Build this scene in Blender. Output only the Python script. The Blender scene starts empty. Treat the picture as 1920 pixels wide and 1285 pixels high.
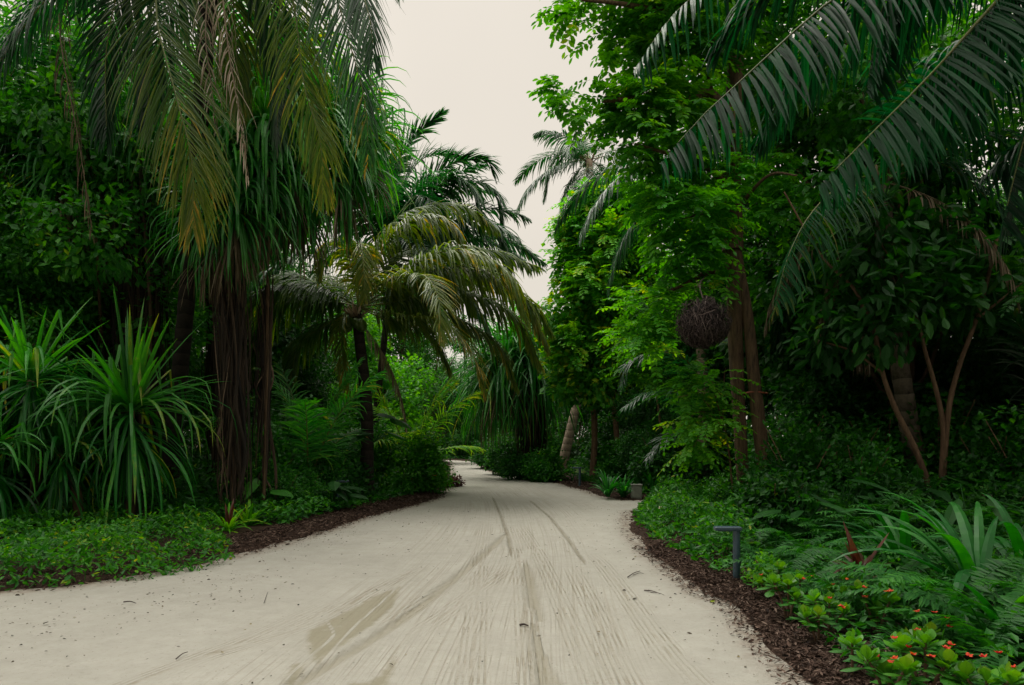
import bpy, math
import numpy as np

# ---------------------------------------------------------------- camera, world, sun, exposure
sc = bpy.context.scene
CAM_H, FOC, HOR = 1.6, 1280.0, 822.0          # metres; pixels of the 1920 wide photograph
cam_d = bpy.data.cameras.new('camera')
cam = bpy.data.objects.new('camera', cam_d)
sc.collection.objects.link(cam)
cam.location = (0, 0, CAM_H)
cam.rotation_euler = (math.radians(90), 0, 0)
cam_d.sensor_width = 36
cam_d.lens = 24
cam_d.shift_y = (HOR - 642.5) / 1920
cam_d.clip_end = 1500
sc.camera = cam

SUN_EL, SUN_AZ = math.radians(66), math.radians(-30)     # high, ahead of the camera and a little left
world = bpy.data.worlds.new('World')
sc.world = world
world.use_nodes = True
wt = world.node_tree
for n_ in list(wt.nodes):
    wt.nodes.remove(n_)
w_out = wt.nodes.new('ShaderNodeOutputWorld')
w_bg = wt.nodes.new('ShaderNodeBackground')
w_bg.inputs['Strength'].default_value = 0.1
w_sky = wt.nodes.new('ShaderNodeTexSky')
w_sky.sky_type = 'NISHITA'
w_sky.sun_disc = False
w_sky.sun_elevation = SUN_EL
w_sky.sun_rotation = SUN_AZ
w_tc = wt.nodes.new('ShaderNodeTexCoord')
w_sep = wt.nodes.new('ShaderNodeSeparateXYZ')
w_ramp = wt.nodes.new('ShaderNodeValToRGB')               # overcast deck: brighter towards the zenith
r_ = w_ramp.color_ramp
r_.elements[0].position = 0.0
r_.elements[0].color = (0.80, 0.735, 0.635, 1)
r_.elements[1].position = 1.0
r_.elements[1].color = (3.2, 3.05, 2.8, 1)
for p_, c_ in ((0.25, (0.84, 0.765, 0.655)), (0.55, (0.84, 0.77, 0.665)), (0.75, (1.9, 1.8, 1.62))):
    e_ = r_.elements.new(p_)
    e_.color = (*c_, 1)
w_noise = wt.nodes.new('ShaderNodeTexNoise')
w_noise.inputs['Scale'].default_value = 2.2
w_noise.inputs['Detail'].default_value = 3
w_mr = wt.nodes.new('ShaderNodeMapRange')
w_mr.inputs['From Min'].default_value = 0.3
w_mr.inputs['From Max'].default_value = 0.7
w_mr.inputs['To Min'].default_value = 9.3
w_mr.inputs['To Max'].default_value = 10.4
w_mul = wt.nodes.new('ShaderNodeVectorMath')
w_mul.operation = 'SCALE'
w_mix = wt.nodes.new('ShaderNodeMix')
w_mix.data_type = 'RGBA'
w_mix.inputs[0].default_value = 0.94
L_ = wt.links.new
L_(w_tc.outputs['Generated'], w_sep.inputs[0])
L_(w_tc.outputs['Generated'], w_noise.inputs['Vector'])
L_(w_sep.outputs['Z'], w_ramp.inputs[0])
L_(w_noise.outputs['Fac'], w_mr.inputs['Value'])
L_(w_ramp.outputs[0], w_mul.inputs[0])
L_(w_mr.outputs[0], w_mul.inputs['Scale'])
L_(w_sky.outputs[0], w_mix.inputs[6])
L_(w_mul.outputs[0], w_mix.inputs[7])
L_(w_mix.outputs[2], w_bg.inputs['Color'])
L_(w_bg.outputs[0], w_out.inputs[0])

sun_d = bpy.data.lights.new('sun', 'SUN')
sun_d.energy = 2.4
sun_d.angle = math.radians(40)
sun_d.color = (1.0, 0.95, 0.86)
sun = bpy.data.objects.new('sun', sun_d)
sc.collection.objects.link(sun)
sun.rotation_euler = (math.radians(90) - SUN_EL, 0, math.pi - SUN_AZ)
sun.location = (0, 0, 40)

sc.view_settings.view_transform = 'Standard'
sc.view_settings.look = 'None'
sc.view_settings.gamma = 1
sc.view_settings.exposure = 0.06
sc.render.engine = 'CYCLES'
sc.cycles.max_bounces = 7
sc.cycles.diffuse_bounces = 3
sc.cycles.glossy_bounces = 2
sc.cycles.transmission_bounces = 5
sc.cycles.use_denoising = True

# ---------------------------------------------------------------- small helpers
R = math.radians
UP = np.array([0., 0., 1.])


def px(x, y, Y):
    """photograph pixel at depth Y -> point in the place"""
    return np.array([(x - 960) / FOC * Y, Y, CAM_H - (y - HOR) / FOC * Y])


def gp(x, y):
    """photograph pixel on the ground -> (X, Y)"""
    Y = FOC * CAM_H / (y - HOR)
    return np.array([(x - 960) / FOC * Y, Y])


def nz(a):
    return a / np.maximum(np.linalg.norm(a, axis=-1, keepdims=True), 1e-9)


def catmull(P, n):
    P = np.asarray(P, float)
    if len(P) == 2:
        t = np.linspace(0, 1, n)[:, None]
        return P[0] * (1 - t) + P[1] * t
    Q = np.vstack([2 * P[0] - P[1], P, 2 * P[-1] - P[-2]])
    u = np.linspace(0, len(P) - 1 - 1e-6, max(n * 4, 40))
    i = u.astype(int)
    f = (u - i)[:, None]
    a, b, c, d = Q[i], Q[i + 1], Q[i + 2], Q[i + 3]
    C = .5 * (2 * b + (c - a) * f + (2 * a - 5 * b + 4 * c - d) * f ** 2 + (3 * b - a - 3 * c + d) * f ** 3)
    s = np.r_[0, np.cumsum(np.linalg.norm(np.diff(C, axis=0), axis=1))]
    t = np.linspace(0, s[-1], n)
    return np.stack([np.interp(t, s, C[:, k]) for k in range(C.shape[1])], 1)


def bnoise(p, f=1.0, seed=0):
    """cheap smooth noise in about -1..1"""
    r = np.random.default_rng(seed + 991)
    o = np.zeros(p.shape[:-1])
    for k in range(5):
        d = r.normal(size=p.shape[-1])
        d = d / np.linalg.norm(d) * f * (0.7 + 0.45 * k)
        o = o + np.sin(p @ d + r.uniform(0, 6.28)) * (1.0 / (1 + .35 * k))
    return o / 2.2


class MB:
    """collects quads, then links them as one mesh object"""

    def __init__(s):
        s.V, s.F, s.M, s.T, s.S, s.n = [], [], [], [], [], 0

    def add(s, v, f, mat=0, tint=.5, smooth=False):
        v = np.asarray(v, float).reshape(-1, 3)
        f = np.asarray(f, np.int64).reshape(-1, 4)
        s.V.append(v)
        s.F.append(f + s.n)
        s.M.append(np.full(len(f), mat))
        s.T.append(np.broadcast_to(np.asarray(tint, float), (len(f),)))
        s.S.append(np.full(len(f), smooth))
        s.n += len(v)

    def ribbons(s, P, W, S, fold=.0, mat=0, tint=.5, N=None):
        """P (n,k,3) centre lines, W (n,k) half widths, S (n,k,3) sideways; fold raises both rims"""
        n, k, _ = P.shape
        W = np.broadcast_to(W, (n, k))[..., None]
        S = np.broadcast_to(S, P.shape)
        T = np.gradient(P, axis=1)
        if N is None:
            N = nz(np.cross(S, T))
        V = np.stack([P - S * W + N * W * fold, P, P + S * W + N * W * fold], 2)
        b = (np.arange(n) * k * 3)[:, None, None]
        i = np.arange(k - 1)[None, :, None] * 3
        j = np.arange(2)[None, None, :]
        o = b + i + j
        F = np.stack([o, o + 1, o + 4, o + 3], -1)
        tint = np.asarray(tint, float)
        if tint.ndim == 1:
            tint = np.repeat(tint, (k - 1) * 2)
        elif tint.ndim == 2:
            tint = np.repeat(tint[:, :k - 1].reshape(-1), 2)
        s.add(V, F, mat, tint)

    def leaves(s, B, D, N, L, W, fold=.25, mat=0, tint=.5, full=True, wide=.5):
        """one leaf per row: base, direction, normal; a folded six-point blade, or a diamond when small"""
        n = len(B)
        L = np.broadcast_to(L, (n,))[:, None]
        W = np.broadcast_to(W, (n,))[:, None]
        D = nz(D)
        S = nz(np.cross(D, N))
        N = np.cross(S, D)
        if full:
            V = np.stack([B, B + D * L * .3 + S * W * (1.3 - wide) + N * W * fold, B + D * L * .68 + S * W * (.4 + wide) + N * W * fold * .5,
                          B + D * L - N * L * .06,
                          B + D * L * .68 - S * W * (.4 + wide) + N * W * fold * .5, B + D * L * .3 - S * W * (1.3 - wide) + N * W * fold], 1)
            o = np.arange(n)[:, None] * 6
            F = np.concatenate([o + [[0, 1, 2, 3]], o + [[0, 3, 4, 5]]], 1)
            tint = np.repeat(np.broadcast_to(tint, (n,)), 2)
        else:
            V = np.stack([B, B + D * L * .5 + S * W + N * W * fold, B + D * L, B + D * L * .5 - S * W + N * W * fold], 1)
            F = np.arange(n)[:, None] * 4 + np.array([[0, 1, 2, 3]])
            tint = np.broadcast_to(tint, (n,))
        s.add(V, F, mat, tint)

    def tube(s, P, rad, sides=8, mat=0, tint=.5, wob=0., seed=0, smooth=True, cap=True):
        P = np.asarray(P, float)
        k = len(P)
        rad = np.broadcast_to(rad, (k,))
        T = nz(np.gradient(P, axis=0))
        ref = np.array([1., 0, 0]) if abs(T[k // 2][0]) < .8 else np.array([0., 1, 0])
        A = nz(np.cross(T, ref))
        Bv = np.cross(T, A)
        th = np.arange(sides) / sides * 2 * np.pi
        rr = rad[:, None] * np.ones(sides)
        if wob:
            q = np.stack(np.broadcast_arrays(np.cos(th)[None] * 1.5, np.sin(th)[None] * 1.5, np.linspace(0, 1, k)[:, None] * 6), -1)
            rr = rr * (1 + wob * bnoise(q, 1.6, seed))
        V = P[:, None] + A[:, None] * (np.cos(th)[None, :, None] * rr[..., None]) + Bv[:, None] * (np.sin(th)[None, :, None] * rr[..., None])
        i = np.arange(k - 1)[:, None] * sides
        j = np.arange(sides)[None]
        j2 = (j + 1) % sides
        F = np.stack([i + j, i + j2, i + sides + j2, i + sides + j], -1)
        s.add(V, F, mat, tint, smooth)
        if cap and sides >= 4:
            for e, c in ((0, P[0]), (k - 1, P[-1])):
                ring = V[e]
                o = np.arange(0, sides, 2)
                f = np.stack([np.full(len(o), sides), o, (o + 1) % sides, (o + 2) % sides], -1)
                s.add(np.vstack([ring, c[None]]), f, mat, tint)

    def box(s, c, size, mat=0, tint=.5, bev=.0):
        c, h = np.asarray(c, float), np.asarray(size, float) / 2
        b = min(bev, h.min() * .9)
        x, y, z = h
        lay = []
        for zz, ins in ((-z, b), (-z + b, 0), (z - b, 0), (z, b)):
            X, Y = x - ins, y - ins
            q = b * .6
            lay.append([(-X + q, -Y, zz), (X - q, -Y, zz), (X, -Y + q, zz), (X, Y - q, zz), (X - q, Y, zz), (-X + q, Y, zz), (-X, Y - q, zz), (-X, -Y + q, zz)])
        V = np.array(lay).reshape(-1, 3) + c
        F = [[l * 8 + j, l * 8 + (j + 1) % 8, l * 8 + 8 + (j + 1) % 8, l * 8 + 8 + j] for l in range(3) for j in range(8)]
        F += [[0, 7, 6, 5], [0, 5, 4, 1], [1, 4, 3, 2], [24, 25, 28, 29], [25, 26, 27, 28], [24, 29, 30, 31]]
        s.add(V, F, mat, tint)

    def mesh(s, name, mats):
        me = bpy.data.meshes.new(name)
        V = np.concatenate(s.V).astype(np.float32)
        F = np.concatenate(s.F).astype(np.int32)
        me.vertices.add(len(V))
        me.vertices.foreach_set('co', V.ravel())
        me.loops.add(F.size)
        me.loops.foreach_set('vertex_index', F.ravel())
        me.polygons.add(len(F))
        me.polygons.foreach_set('loop_start', np.arange(0, F.size, 4, dtype=np.int32))
        me.polygons.foreach_set('loop_total', np.full(len(F), 4, np.int32))
        me.polygons.foreach_set('material_index', np.concatenate(s.M).astype(np.int32))
        me.polygons.foreach_set('use_smooth', np.concatenate(s.S))
        a = me.attributes.new('tint', 'FLOAT', 'FACE')
        a.data.foreach_set('value', np.concatenate(s.T).astype(np.float32))
        for m in mats if isinstance(mats, (list, tuple)) else [mats]:
            me.materials.append(m)
        me.update(calc_edges=True)
        return me

    def build(s, name, mats, parent=None):
        return link(name, s.mesh(name, mats), parent)


def link(name, me, parent=None, loc=(0, 0, 0), rz=0., sca=1., tilt=0.):
    o = bpy.data.objects.new(name, me)
    sc.collection.objects.link(o)
    o.parent = parent
    o.location = loc
    o.rotation_euler = (tilt, 0, rz)
    o.scale = (sca,) * 3 if np.isscalar(sca) else sca
    return o


def tag(o, label, cat, group=None):
    o['label'] = label
    o['category'] = cat
    if group:
        o['group'] = group
    return o


def thing(name, label, cat, loc=(0, 0, 0), group=None, rz=0., sca=1.):
    o = bpy.data.objects.new(name, None)
    sc.collection.objects.link(o)
    o.empty_display_size = .2
    o.location = loc
    o.rotation_euler = (0, 0, rz)
    o.scale = (sca,) * 3 if np.isscalar(sca) else sca
    return tag(o, label, cat, group)


def copy_thing(root, loc, rz, sca, label, group=None):
    r = root.copy()
    sc.collection.objects.link(r)
    r.location = loc
    r.rotation_euler = (0, 0, rz)
    r.scale = (sca,) * 3 if np.isscalar(sca) else sca
    r['label'] = label
    if group:
        r['group'] = group
    for ch in list(root.children):
        c = ch.copy()
        sc.collection.objects.link(c)
        c.parent = r
        for g in list(ch.children):
            d = g.copy()
            sc.collection.objects.link(d)
            d.parent = c
    return r


# ---------------------------------------------------------------- materials
def new_mat(name):
    m = bpy.data.materials.new(name)
    m.use_nodes = True
    t = m.node_tree
    b = t.nodes['Principled BSDF']
    return m, t, b, t.nodes['Material Output']


def leaf_mat(name, cols, rough=.45, trans=.35, spec=.5, tcol=2.2):
    """cols: dark, middle, light, aged; a blade that also lets light through"""
    m, t, b, out = new_mat(name)
    at = t.nodes.new('ShaderNodeAttribute')
    at.attribute_name = 'tint'
    rp = t.nodes.new('ShaderNodeValToRGB')
    e = rp.color_ramp.elements
    e[0].position, e[0].color = 0., (*cols[0], 1)
    e[1].position, e[1].color = 1., (*cols[3], 1)
    for p, c in ((.4, cols[1]), (.78, cols[2])):
        k = e.new(p)
        k.color = (*c, 1)
    oi = t.nodes.new('ShaderNodeObjectInfo')
    hs = t.nodes.new('ShaderNodeHueSaturation')
    mr = t.nodes.new('ShaderNodeMapRange')
    mr.inputs['To Min'].default_value = .8
    mr.inputs['To Max'].default_value = 1.2
    tn = t.nodes.new('ShaderNodeTexCoord')
    no = t.nodes.new('ShaderNodeTexNoise')
    no.inputs['Scale'].default_value = 9
    ad = t.nodes.new('ShaderNodeMath')
    ad.operation = 'MULTIPLY_ADD'
    ad.inputs[1].default_value = .3
    sb = t.nodes.new('ShaderNodeMath')
    sb.operation = 'SUBTRACT'
    sb.inputs[1].default_value = .15
    k = t.links.new
    k(tn.outputs['Object'], no.inputs['Vector'])
    k(no.outputs['Fac'], ad.inputs[0])
    k(at.outputs['Fac'], ad.inputs[2])
    k(ad.outputs[0], sb.inputs[0])
    k(sb.outputs[0], rp.inputs[0])
    k(oi.outputs['Random'], mr.inputs['Value'])
    k(mr.outputs[0], hs.inputs['Value'])
    k(rp.outputs[0], hs.inputs['Color'])
    k(hs.outputs[0], b.inputs['Base Color'])
    b.inputs['Roughness'].default_value = rough
    b.inputs['Specular IOR Level'].default_value = spec
    tr = t.nodes.new('ShaderNodeBsdfTranslucent')
    sv = t.nodes.new('ShaderNodeHueSaturation')
    sv.inputs['Value'].default_value = tcol
    sv.inputs['Saturation'].default_value = 1.15
    sv.inputs['Hue'].default_value = .485
    k(hs.outputs[0], sv.inputs['Color'])
    k(sv.outputs[0], tr.inputs['Color'])
    mx = t.nodes.new('ShaderNodeMixShader')
    mx.inputs[0].default_value = trans
    k(b.outputs[0], mx.inputs[1])
    k(tr.outputs[0], mx.inputs[2])
    k(mx.outputs[0], out.inputs['Surface'])
    return m


def bark_mat(name, c1, c2, rough=.85, ring=0., scale=(6, 6, 1.2), bump=.5, dist=.03):
    m, t, b, out = new_mat(name)
    tc = t.nodes.new('ShaderNodeTexCoord')
    mp = t.nodes.new('ShaderNodeMapping')
    mp.inputs['Scale'].default_value = scale
    no = t.nodes.new('ShaderNodeTexNoise')
    no.inputs['Scale'].default_value = 3
    no.inputs['Detail'].default_value = 7
    no.inputs['Roughness'].default_value = .68
    rp = t.nodes.new('ShaderNodeValToRGB')
    rp.color_ramp.elements[0].position, rp.color_ramp.elements[0].color = .3, (*c1, 1)
    rp.color_ramp.elements[1].position, rp.color_ramp.elements[1].color = .72, (*c2, 1)
    bp = t.nodes.new('ShaderNodeBump')
    bp.inputs['Strength'].default_value = bump
    bp.inputs['Distance'].default_value = dist
    k = t.links.new
    k(tc.outputs['Object'], mp.inputs[0])
    k(mp.outputs[0], no.inputs['Vector'])
    h = no.outputs['Fac']
    if ring:
        wv = t.nodes.new('ShaderNodeTexWave')
        wv.bands_direction = 'Z'
        wv.wave_profile = 'SAW'
        wv.inputs['Scale'].default_value = ring
        wv.inputs['Distortion'].default_value = 2.2
        wv.inputs['Detail'].default_value = 2
        wv.inputs['Detail Scale'].default_value = 1.5
        k(tc.outputs['Object'], wv.inputs['Vector'])
        mm = t.nodes.new('ShaderNodeMath')
        mm.operation = 'MULTIPLY_ADD'
        mm.inputs[1].default_value = .35
        k(wv.outputs['Fac'], mm.inputs[0])
        m2 = t.nodes.new('ShaderNodeMath')
        m2.operation = 'MULTIPLY'
        m2.inputs[1].default_value = .75
        k(no.outputs['Fac'], m2.inputs[0])
        k(m2.outputs[0], mm.inputs[2])
        h = mm.outputs[0]
    k(h, rp.inputs[0])
    k(rp.outputs[0], b.inputs['Base Color'])
    k(h, bp.inputs['Height'])
    k(bp.outputs[0], b.inputs['Normal'])
    b.inputs['Roughness'].default_value = rough
    b.inputs['Specular IOR Level'].default_value = .25
    return m


def tint_mat(name, cols, rough=.8, spec=.3):
    """opaque stuff that takes its colour from the tint of each face"""
    m, t, b, out = new_mat(name)
    at = t.nodes.new('ShaderNodeAttribute')
    at.attribute_name = 'tint'
    rp = t.nodes.new('ShaderNodeValToRGB')
    e = rp.color_ramp.elements
    e[0].position, e[0].color = 0, (*cols[0], 1)
    e[1].position, e[1].color = 1, (*cols[-1], 1)
    for i, c in enumerate(cols[1:-1]):
        k = e.new((i + 1) / (len(cols) - 1))
        k.color = (*c, 1)
    t.links.new(at.outputs['Fac'], rp.inputs[0])
    t.links.new(rp.outputs[0], b.inputs['Base Color'])
    b.inputs['Roughness'].default_value = rough
    b.inputs['Specular IOR Level'].default_value = spec
    return m


def paint_mat(name, col, rough=.5, var=.25, scale=14):
    m, t, b, out = new_mat(name)
    tc = t.nodes.new('ShaderNodeTexCoord')
    no = t.nodes.new('ShaderNodeTexNoise')
    no.inputs['Scale'].default_value = scale
    no.inputs['Detail'].default_value = 5
    rp = t.nodes.new('ShaderNodeValToRGB')
    rp.color_ramp.elements[0].position, rp.color_ramp.elements[0].color = .3, (*[c * (1 - var) for c in col], 1)
    rp.color_ramp.elements[1].position, rp.color_ramp.elements[1].color = .7, (*[c * (1 + var) for c in col], 1)
    t.links.new(tc.outputs['Object'], no.inputs['Vector'])
    t.links.new(no.outputs['Fac'], rp.inputs[0])
    t.links.new(rp.outputs[0], b.inputs['Base Color'])
    b.inputs['Roughness'].default_value = rough
    return m


M_COCO = leaf_mat('coconut_leaf', [(.004, .026, .008), (.010, .062, .016), (.032, .13, .026), (.30, .22, .03)], .34, .34, .6)
M_COCOD = leaf_mat('coconut_leaf_dark', [(.003, .024, .009), (.006, .056, .017), (.018, .11, .034), (.20, .19, .03)], .42, .30, .26)
M_COCOY = leaf_mat('coconut_leaf_olive', [(.012, .042, .006), (.040, .095, .011), (.12, .165, .022), (.42, .29, .05)], .36, .38, .40)
M_RACH = leaf_mat('frond_rib', [(.04, .07, .010), (.09, .12, .02), (.2, .18, .04), (.3, .2, .08)], .5, .05, .4)
M_DEAD = leaf_mat('dead_frond', [(.05, .036, .020), (.12, .088, .05), (.26, .21, .14), (.42, .36, .27)], .7, .2, .3, 1.4)
M_PAND = leaf_mat('strap_leaf', [(.005, .056, .009), (.016, .15, .020), (.065, .29, .036), (.38, .36, .05)], .42, .36, .45)
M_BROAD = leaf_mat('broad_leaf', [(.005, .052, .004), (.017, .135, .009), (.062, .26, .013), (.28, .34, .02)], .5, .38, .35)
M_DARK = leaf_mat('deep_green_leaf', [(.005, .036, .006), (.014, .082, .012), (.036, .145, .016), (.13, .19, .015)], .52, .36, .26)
M_LIME = leaf_mat('lime_leaf', [(.012, .10, .004), (.040, .24, .007), (.12, .38, .012), (.40, .48, .03)], .5, .45, .3, 1.9)
M_FERN = leaf_mat('fern_leaf', [(.006, .052, .008), (.016, .115, .016), (.06, .24, .025), (.18, .22, .03)], .5, .36, .35)
M_THORN = leaf_mat('spoon_leaf', [(.010, .065, .006), (.030, .15, .010), (.10, .30, .018), (.30, .36, .05)], .45, .3, .4)
M_RED = leaf_mat('red_leaf', [(.035, .014, .010), (.085, .028, .017), (.15, .045, .026), (.10, .10, .02)], .4, .3, .5, 1.6)
M_FLOWER = leaf_mat('flower_red', [(.45, .02, .01), (.62, .05, .02), (.75, .12, .04), (.8, .3, .05)], .6, .3, .3, 1.2)
M_PALE = leaf_mat('cream_flower', [(.6, .55, .4), (.7, .65, .5), (.8, .75, .6), (.8, .7, .3)], .6, .3, .3, 1.1)
M_BARKC = bark_mat('coconut_bark', (.035, .028, .022), (.17, .135, .10), ring=1.1, scale=(5, 5, 5))
M_BARKD = bark_mat('dark_bark', (.006, .005, .004), (.03, .023, .018), ring=1.3, scale=(5, 5, 5))
M_BARKP = bark_mat('pale_ringed_bark', (.12, .085, .06), (.42, .32, .24), ring=1.0, scale=(4, 4, 4))
M_BARK = bark_mat('brown_bark', (.030, .020, .012), (.17, .108, .060), scale=(7, 7, 1.0), bump=.8)
M_BARKT = bark_mat('tan_bark', (.07, .042, .026), (.23, .14, .085), scale=(8, 8, 1.6), bump=.5, dist=.015)
M_ROOT = tint_mat('hanging_root', [(.008, .006, .004), (.032, .021, .013), (.080, .053, .033), (.20, .145, .10)], .85)
M_CHIP = tint_mat('bark_chip', [(.012, .007, .005), (.040, .022, .015), (.085, .050, .036), (.20, .14, .11)], .9)
M_TWIG = tint_mat('dry_twig', [(.012, .009, .008), (.045, .032, .029), (.085, .062, .055), (.16, .125, .11)], .85)
M_LAMP = paint_mat('blue_grey_paint', (.032, .062, .082), .42, .15)
M_LENS = paint_mat('lamp_lens', (.10, .13, .14), .2, .05)
M_BOX = paint_mat('box_paint', (.17, .18, .15), .55, .2)
M_STRAP = paint_mat('orange_strap', (.26, .07, .03), .6, .2)
M_PEB = tint_mat('litter', [(.015, .012, .010), (.05, .036, .026), (.12, .09, .06), (.24, .20, .10)], .9)

# ---------------------------------------------------------------- road outline
EDGE_L = [(-12, 5.6), (-7.5, 6.15)] + [tuple(gp(*p)) for p in ((0, 1112), (100, 1103), (200, 1093), (300, 1075), (430, 1046), (520, 1024), (600, 1000), (700, 967), (780, 947), (824, 935), (826, 927), (850, 910), (859, 905), (852, 897), (846, 888), (845, 878), (846, 866))] + [(-5.2, 47.4), (-9, 48), (-30, 49)]
EDGE_R = [(-30, 53), (-9, 51.5), (-4.2, 49.5), (-2.4, 46.2), (-1.95, 42.5)] + [tuple(gp(*p)) for p in ((900, 872), (906, 879), (920, 885), (950, 892), (1000, 899), (1040, 906), (1090, 918), (1124, 931), (1165, 939))] + [(3.3, 17.5), (5, 17.7), (12, 18.2), (22, 19), (22, 16.6), (12, 15.9), (5.5, 15.6), (3.4, 15.4)] + [tuple(gp(*p)) for p in ((1183, 958), (1176, 974), (1184, 1003), (1219, 1039), (1259, 1071), (1318, 1118), (1374, 1138), (1413, 1194), (1453, 1233), (1508, 1285))] + [(1.9, 3), (2.2, -4), (-12, -4)]
POLY = np.array(EDGE_L + EDGE_R, float)


def seg_dist(P, A, B):
    """min distance of points P (n,2) to segments A->B (m,2)"""
    out = np.full(len(P), 1e9)
    for a, b in zip(A, B):
        d = b - a
        t = np.clip(((P - a) @ d) / max(d @ d, 1e-9), 0, 1)
        out = np.minimum(out, np.hypot(*(P - a - t[:, None] * d).T))
    return out


def inside(P, Q):
    c = np.zeros(len(P), bool)
    for a, b in zip(Q, np.roll(Q, -1, 0)):
        k = (a[1] > P[:, 1]) != (b[1] > P[:, 1])
        xx = (b[0] - a[0]) * (P[:, 1] - a[1]) / (b[1] - a[1] + 1e-12) + a[0]
        c ^= k & (P[:, 0] < xx)
    return c


def road_sd(P):
    """signed distance to the road's edge, positive outside it"""
    P = np.asarray(P, float)
    d = seg_dist(P, POLY, np.roll(POLY, -1, 0))
    return np.where(inside(P, POLY), -d, d)


def sstep(a, b, x):
    t = np.clip((x - a) / (b - a), 0, 1)
    return t * t * (3 - 2 * t)


def ground_z(P, sd=None):
    sd = road_sd(P) if sd is None else sd
    return -.07 + .13 * sstep(-.25, .35, sd + .06 * bnoise(P, 3.1, 3) + .03 * bnoise(P, 11., 4)) + .04 * sstep(.5, 4, sd) + .02 * bnoise(P, 1.3, 5) * sstep(-.1, .5, sd)


def grid_mesh(name, xs, ys, zfun, attrs=None, uv=None):
    X, Y = np.meshgrid(xs, ys)
    P = np.stack([X.ravel(), Y.ravel()], 1)
    Z = zfun(P)
    nx, ny = len(xs), len(ys)
    i, j = np.meshgrid(np.arange(ny - 1), np.arange(nx - 1), indexing='ij')
    o = (i * nx + j).ravel()
    F = np.stack([o, o + 1, o + nx + 1, o + nx], 1)
    return P, Z, F


def raw_mesh(name, V, F, mat, attrs=()):
    me = bpy.data.meshes.new(name)
    me.vertices.add(len(V))
    me.vertices.foreach_set('co', V.astype(np.float32).ravel())
    me.loops.add(F.size)
    me.loops.foreach_set('vertex_index', F.astype(np.int32).ravel())
    me.polygons.add(len(F))
    me.polygons.foreach_set('loop_start', np.arange(0, F.size, 4, dtype=np.int32))
    me.polygons.foreach_set('loop_total', np.full(len(F), 4, np.int32))
    me.polygons.foreach_set('use_smooth', np.ones(len(F), bool))
    for an, av in attrs:
        a = me.attributes.new(an, 'FLOAT', 'POINT')
        a.data.foreach_set('value', av.astype(np.float32))
    me.materials.append(mat)
    me.update(calc_edges=True)
    return me


# ---- ground: one sheet of dark soil and bark litter out to the horizon
def soil_mat():
    m, t, b, out = new_mat('soil')
    tc = t.nodes.new('ShaderNodeTexCoord')
    n1 = t.nodes.new('ShaderNodeTexNoise')
    n1.inputs['Scale'].default_value = 28
    n1.inputs['Detail'].default_value = 8
    n1.inputs['Roughness'].default_value = .75
    rp = t.nodes.new('ShaderNodeValToRGB')
    rp.color_ramp.elements[0].position, rp.color_ramp.elements[0].color = .32, (.010, .006, .004, 1)
    rp.color_ramp.elements[1].position, rp.color_ramp.elements[1].color = .75, (.085, .050, .035, 1)
    bp = t.nodes.new('ShaderNodeBump')
    bp.inputs['Strength'].default_value = .9
    bp.inputs['Distance'].default_value = .03
    t.links.new(tc.outputs['Object'], n1.inputs['Vector'])
    t.links.new(n1.outputs['Fac'], rp.inputs[0])
    t.links.new(rp.outputs[0], b.inputs['Base Color'])
    t.links.new(n1.outputs['Fac'], bp.inputs['Height'])
    t.links.new(bp.outputs[0], b.inputs['Normal'])
    b.inputs['Roughness'].default_value = .95
    b.inputs['Specular IOR Level'].default_value = .15
    return m


gx = np.r_[-400, -200, -100, -60, -40, -30, -24, np.arange(-20, -10, .5), np.arange(-10, 8, .08), np.arange(8, 20, .5), 24, 30, 40, 60, 100, 200, 400]
gy = np.r_[-100, -40, -20, -8, -4, -1, 2, np.arange(3, 9, .06), np.exp(np.arange(math.log(9), math.log(70), .009)), 75, 85, 100, 140, 200, 400, 900]
P_, Z_, F_ = grid_mesh('ground', gx, gy, lambda p: ground_z(p))
g_ = link('ground', raw_mesh('ground', np.c_[P_, Z_], F_, soil_mat()))
g_['kind'] = 'structure'

# ---- road: raked coral sand with wheel furrows, tread prints and damp patches
FURROWS = [[(923, 930), (938, 965), (953, 1009), (960, 1048)],
           [(990, 936), (1030, 969), (1065, 1011), (1104, 1066)]]
WIDE = [[(985, 1050), (1004, 1144), (1014, 1210), (1024, 1290)], [(1030, 1240), (1045, 1290)],
        [(553, 1285), (684, 1206), (794, 1131), (916, 1031), (950, 1000)]]
TREADS = [[(280, 1275), (400, 1227), (575, 1171), (706, 1105), (798, 1057)],
          [(881, 1290), (893, 1150), (903, 1035), (912, 980)],
          [(1000, 1290), (985, 1150), (972, 1040), (955, 985)],
          [(1120, 1290), (1060, 1150), (1010, 1040), (975, 985)],
          [(760, 1200), (794, 1179), (886, 1114), (960, 1060)],
          [(1310, 1290), (1231, 1197), (1139, 1070), (1105, 1035)],
          [(1180, 1290), (1130, 1180), (1070, 1060)],
          [(200, 1300), (420, 1215), (640, 1120)],
          [(700, 1190), (790, 1130), (870, 1080)]]
DAMP = [[(574, 1184), (600, 1170), (640, 1150), (700, 1118), (752, 1100), (738, 1140), (700, 1172), (645, 1210), (590, 1250), (580, 1220)],
        [(530, 1286), (545, 1250), (575, 1240), (570, 1262), (545, 1300)],
        [(680, 1290), (724, 1254), (742, 1222), (730, 1290)],
        [(640, 1300), (655, 1280), (690, 1285), (690, 1300)]]


def px_curve(c):
    return catmull(np.array([gp(*p) for p in c]), 24)


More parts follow.
